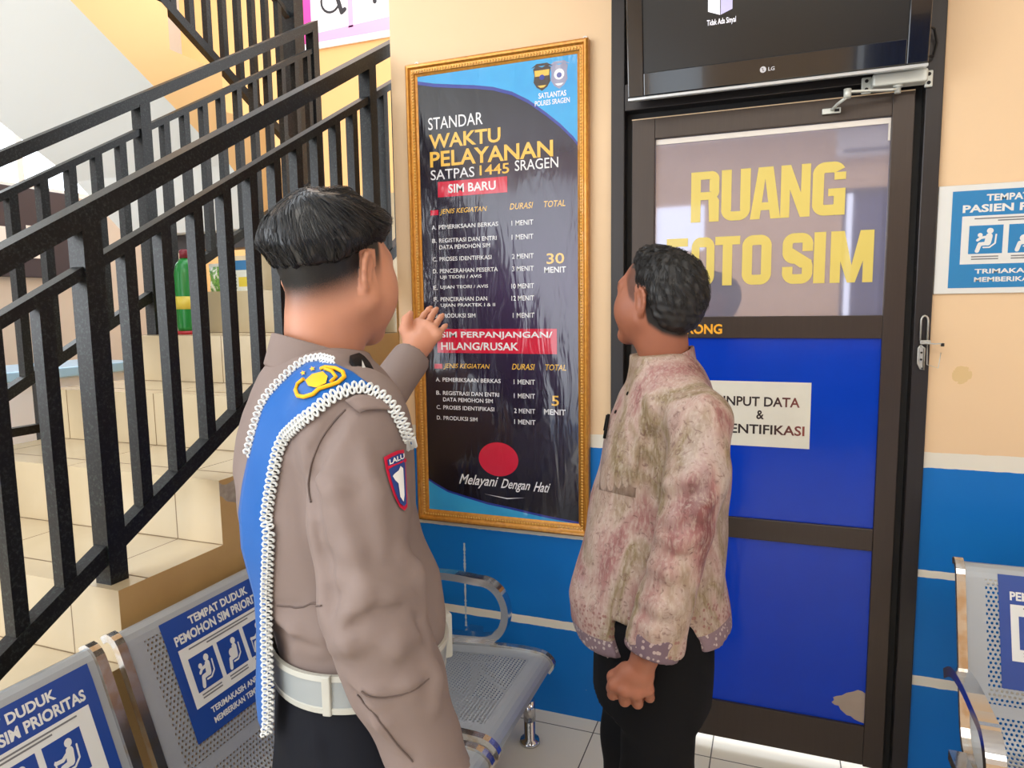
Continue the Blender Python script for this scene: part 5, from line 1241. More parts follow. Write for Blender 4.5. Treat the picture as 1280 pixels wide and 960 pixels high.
M_UNI = cloth('taupe_uniform', srgb(130, 115, 110), 0.7)
sv, sf = S.mesh(1); shirt = mesh_ob('shirt', [(sv, sf, 0)], [M_UNI], officer)
# cuff band seams and buttons are part of the sleeve folds; collar as its own piece
def collar_field(c0, f, s_, a, b, zlo, zhi, tilt, thick, flare, h=0.0025):
    """standing band around the neck: ellipse a x b, between two tilted planes"""
    c0 = np.array(c0, float); F = Field(c0 - np.array([0.13, 0.13, 0.07]), c0 + np.array([0.13, 0.13, 0.09]), h)
    X, Y, Z = F.ax[0][:, None, None] - c0[0], F.ax[1][None, :, None] - c0[1], F.ax[2][None, None, :] - c0[2]
    p = X * s_[0] + Y * s_[1]; q = X * f[0] + Y * f[1]; zz = Z - tilt * q
    g = 1 + flare * (zhi - zz); k0 = np.sqrt((p / (a * g)) ** 2 + (q / (b * g)) ** 2); d = np.abs((k0 - 1) * min(a, b)) - thick
    F.V = np.maximum(np.maximum(d, zz - zhi), zlo - zz).astype(np.float32); return F
nc = HO.p(0, -0.022, -0.125); nc = (nc + nb_) / 2 + np.array([0, 0, 0.006])
CF = collar_field(nc, fo, so, 0.062, 0.065, -0.032, 0.018, -0.34, 0.004, 4.0)
cv, cf = CF.mesh(1); mesh_ob('collar', [(cv, cf, 0)], [M_UNI], officer)
# trousers, belt, shoes
M_NAVY = cloth('dark_navy_trousers', srgb(17, 19, 27), 0.8, mott=0.12)
TR = Field((-0.86, -1.80, 0.03), (-0.26, -1.18, 1.03), 0.0075)
tz_ = [0.80, 0.86, 0.93, 0.99, 1.03]; tC = [cc(0.93)[:2]] * 2 + [cc(z)[:2] for z in tz_[2:]]
TR.loft(tz_, tC, [0.160, 0.162, 0.160, 0.153, 0.151], [oB[0] + 0.004] * 2 + [np.interp(z, oz, oB) + 0.004 for z in tz_[2:]], fo, 0.02)
for hp, kn_, ft in ((hipR, kR, fR), (hipL, kL, fL)): TR.chain([hp, kn_, ft + np.array([0, 0, 0.07])], [0.096, 0.074, 0.062], 0.02)
TR.wob(0.004, 26, 5); TR.plane(bn, bc + np.array([0, 0, -0.006])); TR.plane((0, 0, -1), (0, 0, 0.05))
ridge(TR, [(342, 865), (346, 885), (380, 897)], 0.004, 0.0, 0.006, 's'); ridge(TR, [(388, 900), (396, 930), (400, 958)], 0.006, -0.002, 0.012)
tv_, tf_ = TR.mesh(1); mesh_ob('trousers', [(tv_, tf_, 0)], [M_NAVY], officer)
M_BELTW = plain('white_belt', srgb(182, 182, 174), 0.4); M_BELTG = plain('grey_belt_face', srgb(146, 152, 154), 0.35)
def belt_ring(parent, mats):
    mb = MB(); N = 72
    def ringp(th, zoff, grow):
        z = 1.0
        for _ in range(3):
            c = cc(z); b = np.interp(z, oz, oB) + grow; a = np.interp(z, oz, oa) + grow; ct, st = math.cos(th), math.sin(th); e = 2 / 2.25
            p = c + so * a * np.sign(ct) * abs(ct) ** e + fo * b * np.sign(st) * abs(st) ** e; z = bc[2] + zoff - ((p[:2] - bc[:2]) @ bn[:2]); z = max(0.94, min(1.07, z))
        p[2] = bc[2] + zoff - ((p[:2] - bc[:2]) @ bn[:2]); return p
    prof = [(-0.024, 0.004, 0), (-0.024, 0.010, 0), (-0.017, 0.011, 0), (-0.016, 0.0095, 1), (0.016, 0.0095, 1), (0.017, 0.011, 0), (0.024, 0.010, 0), (0.024, 0.004, 0)]
    for (z0, g0, m0), (z1, g1, m1) in zip(prof[:-1], prof[1:]):
        V = [ringp(2 * PI * k / N, z0, g0) for k in range(N)] + [ringp(2 * PI * k / N, z1, g1) for k in range(N)]
        mb.add(V, [(k, (k + 1) % N, N + (k + 1) % N, N + k) for k in range(N)], min(m0, m1), True)
    b_ = mb.build('belt', mats, parent, recalc=False)
    q = ringp(PI / 2, 0.0, 0.012); M_ = Matrix(((so[0], fo[0], 0, q[0]), (so[1], fo[1], 0, q[1]), (0, 0, 1, q[2]), (0, 0, 0, 1)))
    MB().box(-0.045, 0.045, -0.004, 0.012, -0.034, 0.034, bev=0.004, M=M_).box(-0.030, 0.030, 0.010, 0.016, -0.022, 0.022, bev=0.003, M=M_).build('buckle', mats[0], b_)
    q = ringp(-0.62, 0.0, 0.010); t_ = ringp(-0.60, 0.0, 0.010) - q; t_ /= np.linalg.norm(t_); nrm = np.cross(t_, (0, 0, 1)); M_ = Matrix(((t_[0], nrm[0], 0, q[0]), (t_[1], nrm[1], 0, q[1]), (t_[2], nrm[2], 1, q[2]), (0, 0, 0, 1)))
    MB().box(-0.006, 0.006, -0.004, 0.004, -0.026, 0.026, bev=0.002, M=M_).build('keeper', mats[0], b_)
belt_ring(officer, [M_BELTW, M_BELTG])
M_SHOE = plain('black_leather', srgb(16, 15, 16), 0.25)
def shoes(parent, feet, f):
    for ft in feet:
        Q = Field(ft + np.array([-0.2, -0.2, 0.0]), ft + np.array([0.2, 0.2, 0.14]), 0.006); u = np.array([0, 0, 1.0])
        Q.chain([ft - f * 0.05 + u * 0.045, ft + f * 0.06 + u * 0.045, ft + f * 0.15 + u * 0.035], [0.042, 0.045, 0.040], 0.02); Q.cone(ft + u * 0.05, ft + u * 0.10, 0.044, 0.046, 0.02); Q.plane((0, 0, -1), (0, 0, 0.004), 0.008)
        v_, f_ = Q.mesh(1); mesh_ob('shoe', [(v_, f_, 0)], [M_SHOE], parent)
shoes(officer, (fR, fL), fo)
# hair
def hair_cap(H, h, shape, cut, amp, freq, seed, squash=(1, 1, 1), thin=0.42):
    F = Field(H.c - 0.135, H.c + 0.150, h)
    for c, r, kk in shape: F.ell(H.p(*c), np.array(r) * H.k, H.M, kk)
    F.wob(amp, freq, seed, squash)
    G = np.stack(np.meshgrid(*F.ax, indexing='ij'), -1).reshape(-1, 3); L = H.loc(G)
    d = cut(L).reshape(F.V.shape); F.V = np.maximum(F.V + np.clip(d + 0.034, 0, 0.05).astype(np.float32) * thin, d).astype(np.float32); return F
def cut_o(L):
    zf = np.interp(L[:, 1], [-0.13, -0.07, -0.02, 0.04, 0.08, 0.12], [-0.004, 0.008, 0.032, 0.054, 0.068, 0.072])
    return zf - L[:, 2] + 0.002 * np.sin(L[:, 0] * 260) + 0.0015 * np.sin(L[:, 1] * 330)
HC = hair_cap(HO, 0.0032, [((0, -0.016, 0.044), (0.089, 0.107, 0.090), 0.01), ((0.0, 0.045, 0.066), (0.071, 0.066, 0.064), 0.03), ((0, -0.050, 0.030), (0.080, 0.074, 0.078), 0.02)], cut_o, 0.003, 70, 4)
M_HAIR_O = hair_mat('black_hair', (0.007, 0.008, 0.011), 0.36)
xv, xf = HC.mesh(1); hair_o = mesh_ob('hair', [(xv, xf, 0)], [M_HAIR_O], officer)
def strands(H, F, n, seed, crown, length, lift, w, cutf, curl=0.0):
    """fine tapered locks combed away from the crown over the hair surface"""
    rs = np.random.RandomState(seed); V = []; Fc = []
    for i in range(n):
        d = rs.randn(3); d /= np.linalg.norm(d)
        if d[2] < -0.45: continue
        p = H.p(*(np.array([0, -0.01, 0.04]) + d * np.array([0.075, 0.09, 0.075])))
        g = F.grad(p[None])[0]
        for _ in range(6): p = p - g * F.at(p[None])[0]; g = F.grad(p[None])[0]
        if cutf(H.loc(p[None]))[0] > -0.004: continue
        pts = [p]; cr = H.p(*crown)
        for k in range(5):
            t = pts[-1] - cr; sw = np.cross(g, t); t = t + sw * 0.35 + rs.randn(3) * (0.006 + curl); t -= g * (t @ g); t /= np.linalg.norm(t) + 1e-9
            q = pts[-1] + t * length / 5; g2 = F.grad(q[None])[0]; dq = F.at(q[None])[0]
            if dq < 0.15: q = q - g2 * (dq - lift * (0.3 + 0.7 * rs.rand())); g = g2
            pts.append(q)
        o = len(V) * 1; base = len(V)
        for k, q in enumerate(pts):
            s2 = np.cross(g, pts[min(k + 1, 5)] - pts[max(k - 1, 0)]); s2 /= np.linalg.norm(s2) + 1e-9; ww = w * (1 - 0.85 * k / 5)
            V += [q - s2 * ww, q + s2 * ww, q + g * ww * 0.9]
        for k in range(5):
            a = base + 3 * k
            for e in range(3): Fc.append((a + e, a + (e + 1) % 3, a + 3 + (e + 1) % 3, a + 3 + e))
    return np.array(V), np.array(Fc)
v_, f_ = strands(HO, HC, 2600, 2, (0.012, -0.062, 0.118), 0.058, 0.0030, 0.0007, cut_o)
mesh_ob('hair_strands', [(v_, f_, 0)], [M_HAIR_O], hair_o)
# sash over the right shoulder, hanging down the back
M_SASH = cloth('blue_sash', srgb(10, 88, 166), 0.5, 400, 0.05, 0.1); M_LACE = cloth('white_lace', srgb(222, 226, 226), 0.6, 500, 0.04)
M_EMB = cloth('gold_embroidery', srgb(246, 178, 30), 0.5, 700, 0.08)
rows = [((499, 526), (509, 558)), ((494, 516), (505, 546)), ((487, 508), (500, 532)), ((474, 494), (490, 513)), ((458, 482), (472, 495)), ((440, 469), (455, 487)), ((420, 459), (440, 488)), ((403, 453), (424, 494)), ((386, 455), (411, 502)), ((370, 466), (398, 514)), ((354, 481), (384, 524)),
        ((340, 496), (372, 535)), ((331, 512), (361, 545)), ((323, 540), (352, 562)), ((315, 572), (346, 588)), ((308, 604), (341, 618)), ((303, 640), (337, 648))]
hang = [((299, 655), (336, 665)), ((301, 685), (335, 690)), ((308, 712), (334, 716)), ((317, 745), (333, 748)), ((320, 785), (333, 787)), ((320, 830), (334, 832)), ((319, 868), (335, 870)), ((322, 900), (335, 902)), ((328, 916), (333, 917))]
SP = conform(Sfull, rows, 10, 0.0055)
HP = []; dR = float((SP[-1, -1] - CAM) @ FWD)
for (a, b) in hang:
    q = Sfull.hit(b[0] + 2, b[1]); dR = float((q - CAM) @ FWD) - 0.009 if q is not None and b[1] < 770 else dR + 0.004
    HP.append([pix(a[0] + (b[0] - a[0]) * j / 9, a[1] + (b[1] - a[1]) * j / 9, dR + 0.05 * (1 - j / 9)) for j in range(10)])
HP = np.array(HP)
AP = np.concatenate([SP, HP]); mb = MB(); sheet(mb, AP, 0, 0.0015); sash = mb.build('sash', M_SASH, officer, recalc=False)
def lace(P, step, r):
    mb = MB()
    L = np.concatenate([[0], np.cumsum(np.linalg.norm(np.diff(P, axis=0), axis=1))])
    for i, s_ in enumerate(np.arange(0, L[-1], step)):
        q = np.array([np.interp(s_, L, P[:, k]) for k in range(3)]); q2 = np.array([np.interp(min(s_ + 0.004, L[-1]), L, P[:, k]) for k in range(3)]); t_ = q2 - q; t_ /= np.linalg.norm(t_) + 1e-9
        tc = CAM - q; tc /= np.linalg.norm(tc); side = np.cross(t_, tc); side /= np.linalg.norm(side) + 1e-9; nn = np.cross(side, t_); c = q + nn * 0.0025 + side * (0.0028 if i % 2 else -0.0028)
        mb.tube([c + (t_ * math.cos(a) * r * 0.75 + side * math.sin(a) * r * 1.15) + nn * 0.0012 * math.sin(2 * a) for a in np.linspace(0, 2 * PI, 9)[:-1]], 0.0016, 5, closed=True)
    mb.build('lace_trim', M_LACE, sash, recalc=False)
fine = lambda P: np.array([[np.interp(x, np.arange(len(P)), P[:, k]) for k in range(3)] for x in np.linspace(0, len(P) - 1, len(P) * 6)])
lace(fine(AP[:, -1]), 0.0040, 0.0034); lace(fine(AP[6:15, 0]), 0.0040, 0.0034)
mb = MB(); o_ = 0.0075
cxy = lambda a, b: (330 + a / 8, 430 + b / 8)
decal(mb, Sfull, [cxy(460 + 0, 400), cxy(520, 345), cxy(620, 325), cxy(665, 370), cxy(650, 430), cxy(560, 470), cxy(490, 455)], o_)
for ring_, in (([(445, 385), (385, 430), (365, 490), (395, 545), (455, 555), (535, 530), (590, 480), (690, 450), (760, 425), (815, 375), (800, 330), (740, 300), (640, 285), (600, 300)],),):
    P = [Sfull.hit(*cxy(a, b)) for a, b in ring_]; P = [p + Sfull.grad(p) * o_ for p in P]; mb.tube(P, 0.0026, 6)
P = [Sfull.hit(*cxy(a, b)) for a, b in ((640, 300), (700, 325), (740, 375), (690, 420))]; mb.tube([p + Sfull.grad(p) * o_ for p in P], 0.0022, 6)
for a, b in ((430, 325), (520, 290)): decal(mb, Sfull, [cxy(a + 30 * math.cos(q), b + 26 * math.sin(q)) if i % 2 else cxy(a + 13 * math.cos(q), b + 12 * math.sin(q)) for i, q in enumerate(np.linspace(0, 2 * PI, 11)[:-1])], o_)
mb.build('gold_emblem', M_EMB, sash, recalc=False)
# epaulette strap, shoulder patch, collar tab
mb = MB(); P = conform(Sfull, [((432, 501), (450, 516)), ((445, 496), (458, 513)), ((458, 496), (470, 512)), ((472, 500), (482, 513)), ((482, 508), (488, 514))], 5, 0.006); sheet(mb, P, 0, 0.002); mb.build('epaulette', M_UNI, shirt, recalc=False)
M_RED = cloth('red_patch_border', srgb(196, 30, 62), 0.6); M_NVY = cloth('patch_navy', srgb(44, 66, 130), 0.6); M_PWH = cloth('patch_white', srgb(226, 228, 226), 0.6)
mb = MB(); outer = [(477.5, 572), (486, 567), (495, 563), (502, 562), (504, 580), (505, 600), (506, 620), (506.5, 634), (503, 638.5), (497, 634), (490, 621), (484, 603), (480, 587)]
decal(mb, Sfull, outer, 0.003, 0); c = np.array([494, 598.0]); decal(mb, Sfull, [tuple(c + (np.array(p) - c) * np.array([0.80, 0.88]) + np.array([0.3, 0])) for p in outer], 0.0042, 1)
decal(mb, Sfull, [(480.5, 584), (503, 573), (503.5, 577), (481.5, 588)], 0.0048, 0)
decal(mb, Sfull, [(489, 594), (494, 589), (496, 583), (499, 586), (500, 600), (501, 620), (500, 628), (496, 622), (494, 606), (490, 602), (487, 597)], 0.0052, 2)
V, F_ = text2d('LALU', 0.03)
tl, tr = np.array([483.0, 578.5]), np.array([500.5, 569.5])
def txp(a, b): q = tl + (tr - tl) * a + np.array([-0.6, -6.5]) * (b - 0.5); p = Sfull.hit(*q); return p + Sfull.grad(p) * 0.0054
mb.add([txp(a, b) for a, b in V], F_, 2); mb.build('shoulder_patch', [M_RED, M_NVY, M_PWH], shirt, recalc=False)
M_BLK = cloth('black_tab', srgb(20, 19, 20), 0.7)
mb = MB(); UF = CF.like(True)
UF.V = np.minimum(UF.V, Sfull.at(np.stack(np.meshgrid(*UF.ax, indexing='ij'), -1)).astype(np.float32))
P = conform(UF, [((436, 450), (446, 445)), ((438, 457), (452, 449)), ((444, 466), (459, 457)), ((451, 473), (465, 467)), ((459, 479), (470, 476)), ((466, 484), (470, 482))], 6, 0.006); sheet(mb, P, 0, 0.003)
for q in ([(446, 459), (451, 457), (452, 463), (449, 466)], [(449, 465), (452, 462), (457, 463), (465, 474), (462, 476)], [(452, 468), (455, 467), (461, 475), (457, 475)]): decal(mb, UF, q, 0.0075, 1)
mb.build('collar_tab', [M_BLK, M_PWH], officer, recalc=False)
# stitched seams of the uniform shirt
M_SEAM = cloth('uniform_seam', srgb(98, 85, 81), 0.8)
for pts in ([(432, 512), (415, 530), (400, 552), (390, 578), (386, 604), (389, 628)], [(347, 757), (362, 758), (380, 758), (402, 757)], [(447, 868), (462, 886), (478, 906), (496, 930), (516, 952)], [(452, 864), (476, 872), (508, 866), (536, 848)]):
    P = [S.hit(u, v) for u, v in pts]; P = [p + S.grad(p) * 0.0004 for p in P if p is not None]
    P = [q for q in spline(P, 5)]; P2 = []
    for q in P:
        for _ in range(3): q = q - S.grad(q) * (S.at(q) - 0.0006)
        P2.append(q)
    if max(np.linalg.norm(np.diff(P2, axis=0), axis=1)) < 0.05: MB().tube(P2, 0.0011, 5).build('seam', M_SEAM, shirt, recalc=False)
# ------------------------------------------------------------------ the visitor in the batik shirt (right)
vw2, pr2 = vdir(812)
fm_ = -pr2 * math.cos(math.radians(13)) - vw2 * math.sin(math.radians(13)); sm_ = np.array([fm_[1], -fm_[0], 0])   # facing, and his right side (away from the camera)
DM = 1.60
ML = [(455, 790), (475, 784), (495, 775), (530, 762), (560, 754), (590, 747), (640, 735), (690, 722), (730, 711), (760, 709), (780, 714), (830, 724), (900, 737), (990, 745)]
MR = [(440, 862), (465, 884), (490, 897), (510, 905), (540, 914), (570, 917), (600, 914), (640, 908), (700, 905), (740, 908), (770, 912), (800, 911), (840, 906), (900, 902), (990, 900)]
mz = [0.66, 0.72, 0.78, 0.84, 0.90, 0.96, 1.02, 1.08, 1.14, 1.20, 1.26, 1.29, 1.325, 1.355, 1.378]
ma = [0.165, 0.165, 0.163, 0.160, 0.156, 0.152, 0.150, 0.150, 0.154, 0.158, 0.158, 0.150, 0.126, 0.096, 0.072]
mC, mB = torso_sections(mz, ML, MR, DM, fm_, ma, 812)
mc = lambda z: np.array([np.interp(z, mz, mC[:, 0]), np.interp(z, mz, mC[:, 1]), z])
sL = pix(876, 528, 1.43); eL = pix(857, 662, 1.365); cL = pix(818, 800, 1.375); wL = pix(804, 824, 1.38)
sR = mc(1.245) + sm_ * 0.165; eR = sR + np.array([0, 0, -0.26]) - fm_ * 0.03; wR = eR + fm_ * 0.03 + np.array([0, 0, -0.22])
h = 0.0062
G_ = Field((-0.62, -1.14, 0.62), (0.12, -0.40, 1.43), h)
G_.loft(mz, mC, ma, mB, fm_, e=2.25)
G_.cone(mc(1.335) - sm_ * 0.03, sL + np.array([0, 0, 0.012]), 0.052, 0.058, 0.05); G_.cone(mc(1.335) + sm_ * 0.03, sR + np.array([0, 0, 0.01]), 0.05, 0.055, 0.05)
G_.chain([sR, eR, wR], [0.06, 0.055, 0.045], 0.02)
G_.chain([sL, (sL + eL) / 2 + pr2 * 0.002, eL], [0.064, 0.063, 0.056], 0.022)
G_.chain([eL, eL + (cL - eL) * 0.6, cL + (cL - eL) * 0.02, cL + (cL - eL) * 0.12], [0.055, 0.053, 0.050, 0.046], 0.012)
G_.wob(0.0065, 17, 13, (1, 1, 0.6)); G_.wob(0.0030, 42, 18)
def ridge2(pts, r, off, k, op='u'): ridge(G_, pts, r, off, k, op)
for pts, r in (([(826, 520), (812, 548), (808, 580), (815, 620), (822, 655)], 0.011), ([(822, 655), (812, 695), (800, 735)], 0.010), ([(800, 735), (796, 768)], 0.009)): ridge2(pts, r, 0.002, 0.016, 's')
for pts, r in (([(814, 596), (835, 606), (862, 600), (884, 585)], 0.011), ([(818, 634), (842, 648), (872, 640), (892, 622)], 0.012), ([(826, 672), (850, 680), (874, 668)], 0.011), ([(812, 706), (838, 716), (862, 706)], 0.010), ([(800, 748), (824, 762), (850, 758)], 0.010), ([(796, 776), (818, 790), (842, 790)], 0.010),
               ([(796, 470), (812, 500), (818, 530)], 0.008), ([(766, 560), (778, 620), (786, 680)], 0.010), ([(748, 620), (762, 690), (770, 745)], 0.009), ([(795, 640), (790, 700), (782, 750)], 0.008), ([(890, 660), (880, 710), (884, 760)], 0.010), ([(860, 470), (880, 500), (896, 540)], 0.008)): ridge2(pts, r, -0.002, 0.022)
for pts, r in (([(770, 575), (783, 640), (788, 700)], 0.005), ([(882, 640), (872, 700), (874, 750)], 0.004)): ridge2(pts, r, 0.001, 0.010, 's')
Gfull = G_.like(True)
hn = np.array([-fm_[0] * 0.10, -fm_[1] * 0.10, 1.0]); hp_ = mc(0.765); hp_[2] = 0.762       # hem, a little lower behind
cut = -((G_.ax[0][:, None, None] - hp_[0]) * -hn[0] + (G_.ax[1][None, :, None] - hp_[1]) * -hn[1] + (G_.ax[2][None, None, :] - hp_[2]) * hn[2])
sl_ = G_.like(); sl_.chain([sL, eL, cL, cL + (cL - eL) * 0.3], [0.074, 0.064, 0.060, 0.056], 0.0)
G_.V = np.where(sl_.V < 0, G_.V, np.maximum(G_.V, cut)).astype(np.float32)
e4 = (wL - cL) / np.linalg.norm(wL - cL)
def trim(F, q, n, R):
    near_ = np.sqrt((F.ax[0][:, None, None] - q[0]) ** 2 + (F.ax[1][None, :, None] - q[1]) ** 2 + (F.ax[2][None, None, :] - q[2]) ** 2) < R
    dd = (F.ax[0][:, None, None] - q[0]) * n[0] + (F.ax[1][None, :, None] - q[1]) * n[1] + (F.ax[2][None, None, :] - q[2]) * n[2]; F.V = np.where(near_, np.maximum(F.V, dd), F.V).astype(np.float32)
ax4 = (cL - eL) / np.linalg.norm(cL - eL); trim(G_, cL + ax4 * 0.015, ax4, 0.12); ax5 = (wR - eR) / np.linalg.norm(wR - eR); trim(G_, wR - ax5 * 0.01, ax5, 0.09)
# side vent showing the trousers
TO = G_.like(); TO.loft(mz, mC, ma, mB, fm_, e=2.25); vq = TO.hit(862, 812); vt = TO.hit(852, 775)
G_.chain([vt, (vt + vq) / 2 + pr2 * 0.002, vq + pr2 * 0.004, vq - np.array([0, 0, 0.08]) + pr2 * 0.01], [0.003, 0.014, 0.026, 0.034], 0.004, 's')
# head: turned away over his far shoulder, looking up at the poster
vh2, ph2 = vdir(826)
fh2 = -ph2 * math.cos(math.radians(36)) + vh2 * math.sin(math.radians(36))
HM = Head(pix(822, 376, 1.585), fh2, math.radians(7), math.radians(0), 0.93)
nb2 = mc(1.34) + np.array([0, 0, 0.0])
MF = head_field(HM, 0.0030, nb2, (0.056, 0.060)); mhv, mhf = MF.mesh(1)
HD = Field(wL + np.array([-0.10, -0.10, -0.15]), wL + np.array([0.10, 0.10, 0.10]), 0.0024)
tc_ = lambda u, v, d: pix(u, v, d)
K4 = [tc_(768, 856, 1.392), tc_(781, 863, 1.380), tc_(796, 866, 1.376), tc_(810, 862, 1.380)]
FN = [[tc_(766, 868, 1.408), tc_(771, 864, 1.435), tc_(776, 852, 1.434)], [tc_(781, 876, 1.400), tc_(785, 871, 1.428), tc_(787, 857, 1.428)], [tc_(797, 879, 1.398), tc_(799, 873, 1.425), tc_(799, 859, 1.424)], [tc_(812, 872, 1.400), tc_(812, 867, 1.422), tc_(811, 855, 1.422)]]
hand_field(HD, wL + (cL - wL) * 0.15, K4, FN, [tc_(782, 838, 1.400), tc_(767, 846, 1.418), tc_(765, 860, 1.430), tc_(770, 870, 1.440)], 1.28, 0.006)
HD.cone(wL + (cL - wL) * 0.2, cL + (eL - cL) * 0.25, 0.027, 0.030, 0.014)
mlv, mlf = HD.mesh(1)
HE = Field(wR + np.array([-0.11, -0.11, -0.20]), wR + np.array([0.11, 0.11, 0.08]), 0.0032)
dn2 = np.array([fm_[0] * 0.2, fm_[1] * 0.2, -1.0]); dn2 /= np.linalg.norm(dn2)
k5 = [wR + dn2 * 0.085 + fm_ * o for o in (0.029, 0.010, -0.010, -0.027)]
hand_field(HE, wR, k5, [[k5[j] + dn2 * 0.038 - sm_ * 0.006, k5[j] + dn2 * 0.058 - sm_ * 0.018, k5[j] + dn2 * 0.068 - sm_ * 0.030] for j in range(4)], [wR + dn2 * 0.03 + fm_ * 0.02, wR + dn2 * 0.056 + fm_ * 0.04 - sm_ * 0.01, wR + dn2 * 0.082 + fm_ * 0.043 - sm_ * 0.018])
HE.cone(wR, eR + (wR - eR) * 0.8, 0.026, 0.030, 0.012); mrv, mrf = HE.mesh(1)
gR = mc(0.78) + sm_ * 0.085; gL = mc(0.78) - sm_ * 0.085
q0 = mc(0.70); f2R = np.array([*(q0 + sm_ * 0.10 + fm_ * 0.02)[:2], 0.0]); f2L = np.array([*(q0 - sm_ * 0.10 - fm_ * 0.02)[:2], 0.0])
k2R = np.array([*(q0 + sm_ * 0.092 + fm_ * 0.015)[:2], 0.44]); k2L = np.array([*(q0 - sm_ * 0.092 + fm_ * 0.01)[:2], 0.44])
BM = inner_body(gR, gL, k2R, k2L, f2R, f2L, mc(1.18), mc(0.98), nb2 - np.array([0, 0, 0.02]), sR, eR, wR, sL, eL, wL, fm_)
mbv, mbf = BM.mesh(1)
M_SKIN_M = skin_mat('brown_skin', srgb(158, 99, 75), (0.006, 0.006, 0.006))
def fade_m(L):
    x, y, z = np.abs(L[:, 0]), L[:, 1], L[:, 2]
    zc = np.interp(y, [-0.12, -0.06, -0.03, -0.012, 0.012, 0.030, 0.045, 0.075], [-0.085, -0.066, -0.046, 0.02, -0.004, 0.010, 0.040, 0.085]); g = sstep(-0.012, 0.004, z - zc)
    fr_ = sstep(0.040, 0.058, y) * 0.6; temple = (y > 0.0) & (z < 0.075); g = g * np.where(temple, 0.62, 1.0) * (1 - fr_)
    ear = (x > 0.074) & (np.abs(y + 0.012) < 0.026) & (np.abs(z) < 0.038); return np.where(ear | (y > 0.066), 0, g)
b_st, b_lip, b_eye = head_attrs(HM.loc(mhv), fade_m)
n_m = [len(mlv), len(mrv), len(mbv)]
man = mesh_ob('person', [(mhv, mhf, 0), (mlv, mlf, 0), (mrv, mrf, 0), (mbv, mbf, 0)], [M_SKIN_M], None, (mc(0.8)[0], mc(0.8)[1], 0.0), {'stubble': np.concatenate([b_st] + [zer(n) for n in n_m]), 'lip': np.concatenate([b_lip] + [zer(n) for n in n_m]), 'eye': np.concatenate([b_eye] + [zer(n) for n in n_m])})
tag(man, 'person in loose pinkish beige batik shirt and black trousers, looking at the poster', 'person')
def batik():
    t = NT('batik_cloth'); p = t.geo(); x = t.xyz(p)
    big = t.noise(t.mapping(p, (1, 1, 0.42)), 7.5, 3, 0.5, 0.8); big2 = t.noise(t.mapping(p, (1, 1, 0.5), (3, 7, 2)), 9.0, 3, 0.5, 0.6)
    c = t.ramp(big, [(0.30, srgb(128, 66, 70)), (0.40, srgb(172, 118, 116)), (0.48, srgb(200, 172, 160)), (0.56, srgb(146, 128, 92)), (0.66, srgb(196, 168, 160)), (0.78, srgb(160, 104, 104))])
    c = t.mix(t.ramp(big2, [(0.54, 0.0), (0.68, 0.65)]), c, srgb(206, 188, 186))
    fine = t.noise(t.mapping(p, (1, 1, 0.22)), 160.0, 4, 0.6); vein = t.noise(p, 70.0, 5, 0.6, 1.5)
    c = t.mix(t.ramp(fine, [(0.46, 0.0), (0.66, 0.5)]), c, srgb(220, 206, 192)); c = t.mix(t.ramp(vein, [(0.30, 0.75), (0.46, 0.0)]), c, srgb(110, 72, 68))
    # border along hem and cuff: mauve ground with pale dots
    hz = t.math('ADD', x[2], t.math('MULTIPLY', t.math('ADD', t.math('MULTIPLY', x[0], float(hn[0])), t.math('ADD', t.math('MULTIPLY', x[1], float(hn[1])), -float(hn[0] * hp_[0] + hn[1] * hp_[1]))), -1.0))
    b1 = t.math('LESS_THAN', hz, 0.800); b2 = t.math('MULTIPLY', t.math('LESS_THAN', hz, 0.862), t.math('GREATER_THAN', hz, 0.800))
    vo = t.n('ShaderNodeTexVoronoi'); t.l(p, vo.inputs['Vector']); vo.inputs['Scale'].default_value = 88.0
    dots = t.math('LESS_THAN', vo.outputs['Distance'], 0.30)
    bord = t.mix(dots, t.mix(vein, srgb(120, 100, 112), srgb(148, 124, 134)), srgb(206, 190, 186)); bord2 = t.mix(t.math('MULTIPLY', dots, 0.8), c, srgb(150, 96, 92))
    c = t.mix(b2, c, bord2); c = t.mix(b1, c, bord)
    t.base(t.mix(0.25, c, srgb(104, 88, 80))); t.set(rough=0.5, spec=0.3); t.bump(fine, 0.12, 0.001); return t.m
M_BATIK = batik()
gv, gf = G_.mesh(1); mshirt = mesh_ob('shirt', [(gv, gf, 0)], [M_BATIK], man)
CUF = Field(cL + np.array([-0.11, -0.11, -0.10]), cL + np.array([0.11, 0.11, 0.11]), 0.004)
CUF.cone(cL - ax4 * 0.05, cL + ax4 * 0.06, 0.0600, 0.0535, 0.001); CUF.wob(0.003, 40, 3); CUF.plane(ax4, cL + ax4 * 0.024); CUF.plane(-ax4, cL - ax4 * 0.026)
t = NT('batik_border'); p = t.geo(); vo = t.n('ShaderNodeTexVoronoi'); t.l(p, vo.inputs['Vector']); vo.inputs['Scale'].default_value = 88.0
t.base(t.mix(t.math('LESS_THAN', vo.outputs['Distance'], 0.32), srgb(112, 92, 102), srgb(176, 156, 152))); t.set(rough=0.5, spec=0.3)
uv_, uf_ = CUF.mesh(1); mesh_ob('cuff', [(uv_, uf_, 0)], [t.m], mshirt)
nc2 = (HM.p(0, -0.022, -0.130) + nb2) / 2 + np.array([0, 0, 0.004])
C2 = collar_field(nc2, fm_, sm_, 0.060, 0.064, -0.032, 0.014, -0.36, 0.0035, 2.5); qv, qf = C2.mesh(1); mesh_ob('collar_band', [(qv, qf, 0)], [M_BATIK], man)
M_BLKT = cloth('black_trousers', srgb(13, 13, 16), 0.8, mott=0.12)
T2 = Field((-0.55, -1.12, 0.03), (0.08, -0.38, 1.0), 0.008)
